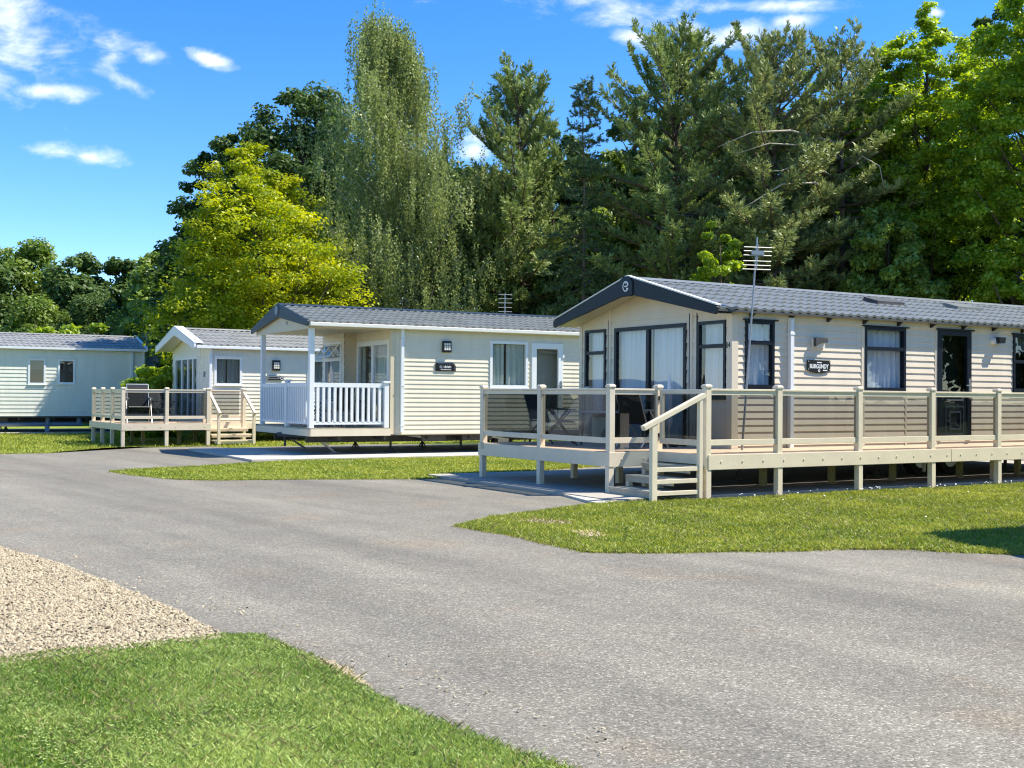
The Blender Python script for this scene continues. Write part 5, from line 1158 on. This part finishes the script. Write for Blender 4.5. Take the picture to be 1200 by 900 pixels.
loc, H, Rr = T(905, 66, 102, 46); conifer(loc, H, Rr, 4.2, PINE, .48, 7, 185, MAT['needle_olive'], MAT['bark_pine'], 'olive pine with bleached bare lower boughs above the aerial pole', up0=-8, up1=55)
loc, H, Rr = T(985, 62, 87, 47); pn = conifer(loc, H, Rr, 5.2, PINE, .5, 6, 186, MAT['needle_olive'], MAT['bark_pine'], 'ragged olive pine leaning against the bright sycamore', up0=-15, up1=50)
loc, H, Rr = T(843, 262, 40, 42); leafy(loc, H, Rr, .8, FULL, 80, 190, .19, MAT['leaf_lime'], MAT['bark'], 193, 'bright green young tree just left of the tall aerial', amp=.25, crx=(.14, .26), flat=.8)
# bright sycamores on the right
loc, H, Rr = T(1085, 6, 92, 48); leafy(loc, H, Rr, 2.2, ((0, .6), (.25, .9), (.5, 1), (.72, .85), (.88, .55), (1, .12)), 560, 190, .185, MAT['leaf_lime'], MAT['bark'], 190, 'bright green sycamore with a pointed top right of the olive pines', amp=.25, crx=(.09, .19), flat=.75, up=.7, inner=.5)
loc, H, Rr = T(1215, -30, 96, 44); leafy(loc, H, Rr, 2.0, FULL, 580, 190, .18, MAT['leaf_lime'], MAT['bark'], 191, 'bright green sycamore cut by the right edge', amp=.25, crx=(.09, .19), flat=.75, up=.7, inner=.5)
loc, H, Rr = T(1172, -10, 70, 60); leafy(loc, H, Rr, 4, OVAL, 80, 300, .30, MAT['leaf_dark'], MAT['bark'], 192, 'dark broadleaf tree behind the two bright sycamores')
for k, (px, top, hw, dep, lm, lab) in enumerate(((556, 188, 52, 53, 'leaf_mid', 'mid green broadleaf tree filling the gap right of the birch'), (645, 142, 48, 55, 'leaf_dark', 'dark broadleaf tree between the bushy pine and the thin spruce'), (722, 176, 40, 50, 'leaf_mid', 'mid green broadleaf tree right of the thin spruce'), (742, 108, 44, 57, 'leaf_dark', 'dark broadleaf tree behind the left flank of the broad pine'),
        (852, 92, 52, 54, 'leaf_dark', 'dark broadleaf tree between the broad pine and the first olive pine'), (945, 84, 54, 55, 'leaf_mid', 'mid green broadleaf tree behind the two olive pines'), (1012, 104, 50, 53, 'leaf_mid', 'mid green broadleaf tree between the ragged pine and the pointed sycamore'), (1040, 235, 46, 44, 'leaf_mid', 'low mid green tree under the left side of the pointed sycamore'), (1150, 34, 62, 52, 'leaf_lime', 'bright broadleaf tree closing the gap between the two sycamores'), (1030, 60, 44, 50, 'leaf_lime', 'bright broadleaf tree at the left shoulder of the pointed sycamore'))):
    loc, H, Rr = T(px, top, hw, dep); leafy(loc, H, Rr * 1.05, 1.5, FULL, 170, 200, .22, MAT[lm], MAT['bark'], 400 + k, lab, 'broadleaf_tree', amp=.22, crx=(.15, .28), flat=.9)
# bleached bare boughs on the olive pine
def bough(parent, pts, r0):
    m = MB(); n = len(pts); m.tube(pts, [r0 * (1 - .8 * i / (n - 1)) for i in range(n)], 6); return m.build('bare_bough', MAT['bark_dead'], parent, smooth=True, fix=False)
pb = pn
bx, by = pb.location.x, pb.location.y
def bp_(px, py, dep): x, y = spot(px, dep); return (x - bx, y - by, top_z(px, py, dep))
for pl_, r0 in (([(982, 168, 46.6), (925, 153, 44.4), (880, 155, 43.6), (840, 172, 43.4)], .06), ([(982, 186, 46.6), (935, 170, 44.6), (900, 168, 43.8), (862, 180, 43.6)], .05), ([(984, 214, 46.6), (945, 188, 44.6), (915, 200, 44), (890, 201, 43.8)], .05), ([(984, 240, 46.6), (955, 214, 44.6), (915, 216, 43.8), (880, 238, 43.6), (862, 246, 43.6)], .055), ([(988, 205, 46.6), (1010, 183, 45), (1030, 195, 44.4), (1036, 226, 44.4)], .045)):
    bough(pb, [bp_(*q) for q in pl_], r0)

# the shaded mass of the wood behind, and the undergrowth at its foot
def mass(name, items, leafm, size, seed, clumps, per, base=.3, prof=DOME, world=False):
    r = np.random.default_rng(seed); Vs, rn = [], []; m = MB()
    pt = np.array([p[0] for p in prof]); pr = np.array([p[1] for p in prof])
    for (px, top, hw, dep) in items:
        loc, H, Rr = ((px, top), hw, dep) if world else T(px, top, hw, dep)
        lp = lump(r, 6, .4); n = clumps
        t = r.uniform(0, 1, n) ** .8; a = r.uniform(0, 6.28, n); rho = r.uniform(0, 1, n) ** .35; rad = Rr * np.interp(t, pt, pr) * lp(a, t) * rho
        C = np.stack([loc[0] + rad * np.cos(a), loc[1] + rad * np.sin(a), base + (H - base) * t], 1); cr_ = Rr * r.uniform(.16, .32, n)
        for i in range(n):
            k = int(per * r.uniform(.6, 1.3)); d = unit(r.normal(0, 1, (k, 3))); off = d * r.uniform(0, 1, (k, 1)) ** .38 * cr_[i] * np.array([1.1, 1.1, .8])
            Nn = unit(d * .5 + np.array([0, 0, .5]) + r.normal(0, .45, (k, 3))); Vs.append(kites(C[i] + off, Nn, size * r.uniform(.6, 1.25, k), r)); rn.append(r.normal(.42, .17) + r.normal(0, .15, k))
        for j in range(3):
            a_ = r.uniform(0, 6.28); m.tube([(loc[0] + .2 * j, loc[1], 0), (loc[0] + Rr * .3 * math.cos(a_), loc[1] + Rr * .3 * math.sin(a_), H * .45), (loc[0] + Rr * .5 * math.cos(a_), loc[1] + Rr * .5 * math.sin(a_), H * .85)], [.02 * H / 2, .012 * H / 2, .01], 6)
    V = np.concatenate(Vs).reshape(-1, 3); n = len(V) // 4; o = mesh_np(name, V, np.arange(4 * n).reshape(n, 4), np.clip(np.concatenate(rn), 0, 1), leafm)
    tag(o, kind='stuff'); b = m.build('stems', MAT['bark'], o, smooth=True, fix=False); b['kind'] = 'stuff'
    return o
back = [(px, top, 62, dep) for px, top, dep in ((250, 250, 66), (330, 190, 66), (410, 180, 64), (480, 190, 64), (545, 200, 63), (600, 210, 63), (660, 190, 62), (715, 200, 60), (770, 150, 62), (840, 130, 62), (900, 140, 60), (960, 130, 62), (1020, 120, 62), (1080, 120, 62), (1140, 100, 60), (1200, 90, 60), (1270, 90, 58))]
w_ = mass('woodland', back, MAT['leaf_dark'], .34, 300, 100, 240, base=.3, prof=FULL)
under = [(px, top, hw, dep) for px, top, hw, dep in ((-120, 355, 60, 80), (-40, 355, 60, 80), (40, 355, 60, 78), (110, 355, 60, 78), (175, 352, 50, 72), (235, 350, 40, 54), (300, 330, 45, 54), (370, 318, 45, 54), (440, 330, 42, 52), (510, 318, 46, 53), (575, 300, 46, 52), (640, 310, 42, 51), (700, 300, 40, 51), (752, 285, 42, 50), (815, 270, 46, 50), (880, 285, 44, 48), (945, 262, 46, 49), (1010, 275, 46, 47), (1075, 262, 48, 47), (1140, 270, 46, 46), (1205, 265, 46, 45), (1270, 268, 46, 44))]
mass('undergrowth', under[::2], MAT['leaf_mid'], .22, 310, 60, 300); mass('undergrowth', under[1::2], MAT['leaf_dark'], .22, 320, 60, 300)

# ------------------------------------------------------------------ what stands outside the left edge and shows in the deck glass
back2 = [(px, 285 + 12 * math.sin(px), 70, 88) for px in range(-1500, -90, 95)]
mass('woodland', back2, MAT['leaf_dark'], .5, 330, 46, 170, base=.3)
def van(loc, yaw, paint, label, L_=4.9, Hh=2.0, cat='van'):
    o = empty('parked_van', (loc[0], loc[1], 0), yaw); tag(o, label, cat); w = .92
    prof = [(-L_ / 2, .35), (-L_ / 2 - .05, .75), (-L_ / 2 + .12, Hh - .1), (-L_ / 2 + .3, Hh), (L_ * .12, Hh - .02), (L_ * .20, Hh - .12), (L_ * .33, 1.18), (L_ * .47, 1.0), (L_ / 2 + .05, .7), (L_ / 2, .33)]
    m = MB(); m.prism([(x, -w, z) for x, z in prof], (0, 2 * w, 0)); b = m.build('body', MAT[paint], o, bevel=.07)
    for s in (-1, 1):
        m = MB(); m.prism([(-L_ * .34, s * (w + .004), 1.15), (L_ * .26, s * (w + .004), 1.15), (L_ * .19, s * (w + .004), Hh - .22), (-L_ * .34, s * (w + .004), Hh - .22)], (0, s * .006, 0)); m.build('side_window', MAT['black'], o)
        for x in (-L_ * .31, L_ * .32):
            t = MB(); t.tube([(x, s * (w - .2), .33), (x, s * (w + .012), .33)], .33, 20); wh = t.build('wheel', MAT['tyre'], o)
            t = MB(); t.tube([(x, s * (w + .012), .33), (x, s * (w + .02), .33)], .2, 16); t.build('rim', MAT['steel'], wh)
        m = MB(); m.box(L_ / 2 - .12, L_ / 2 + .03, s * .6 - .16, s * .6 + .16, .68, .84); m.build('headlight', MAT['lamp_lens'], o)
    return o
van((-15.8, 25.2), R(25), 'van_white', 'silver van parked on the road outside the left edge', 4.8, 1.9)
van((-17.5, 29.6), R(200), 'van_grey', 'dark grey van parked beyond the silver one outside the left edge', 5.2, 2.2)
mass('woodland', [(36 + 5 * math.sin(k * 1.7), -8 + k * 5.2, 10 + 2 * math.sin(k * 2.3), 3.6) for k in range(11)], MAT['leaf_dark'], .42, 340, 50, 170, world=True)  # unseen trees added off to the right so the door glass reflects dark
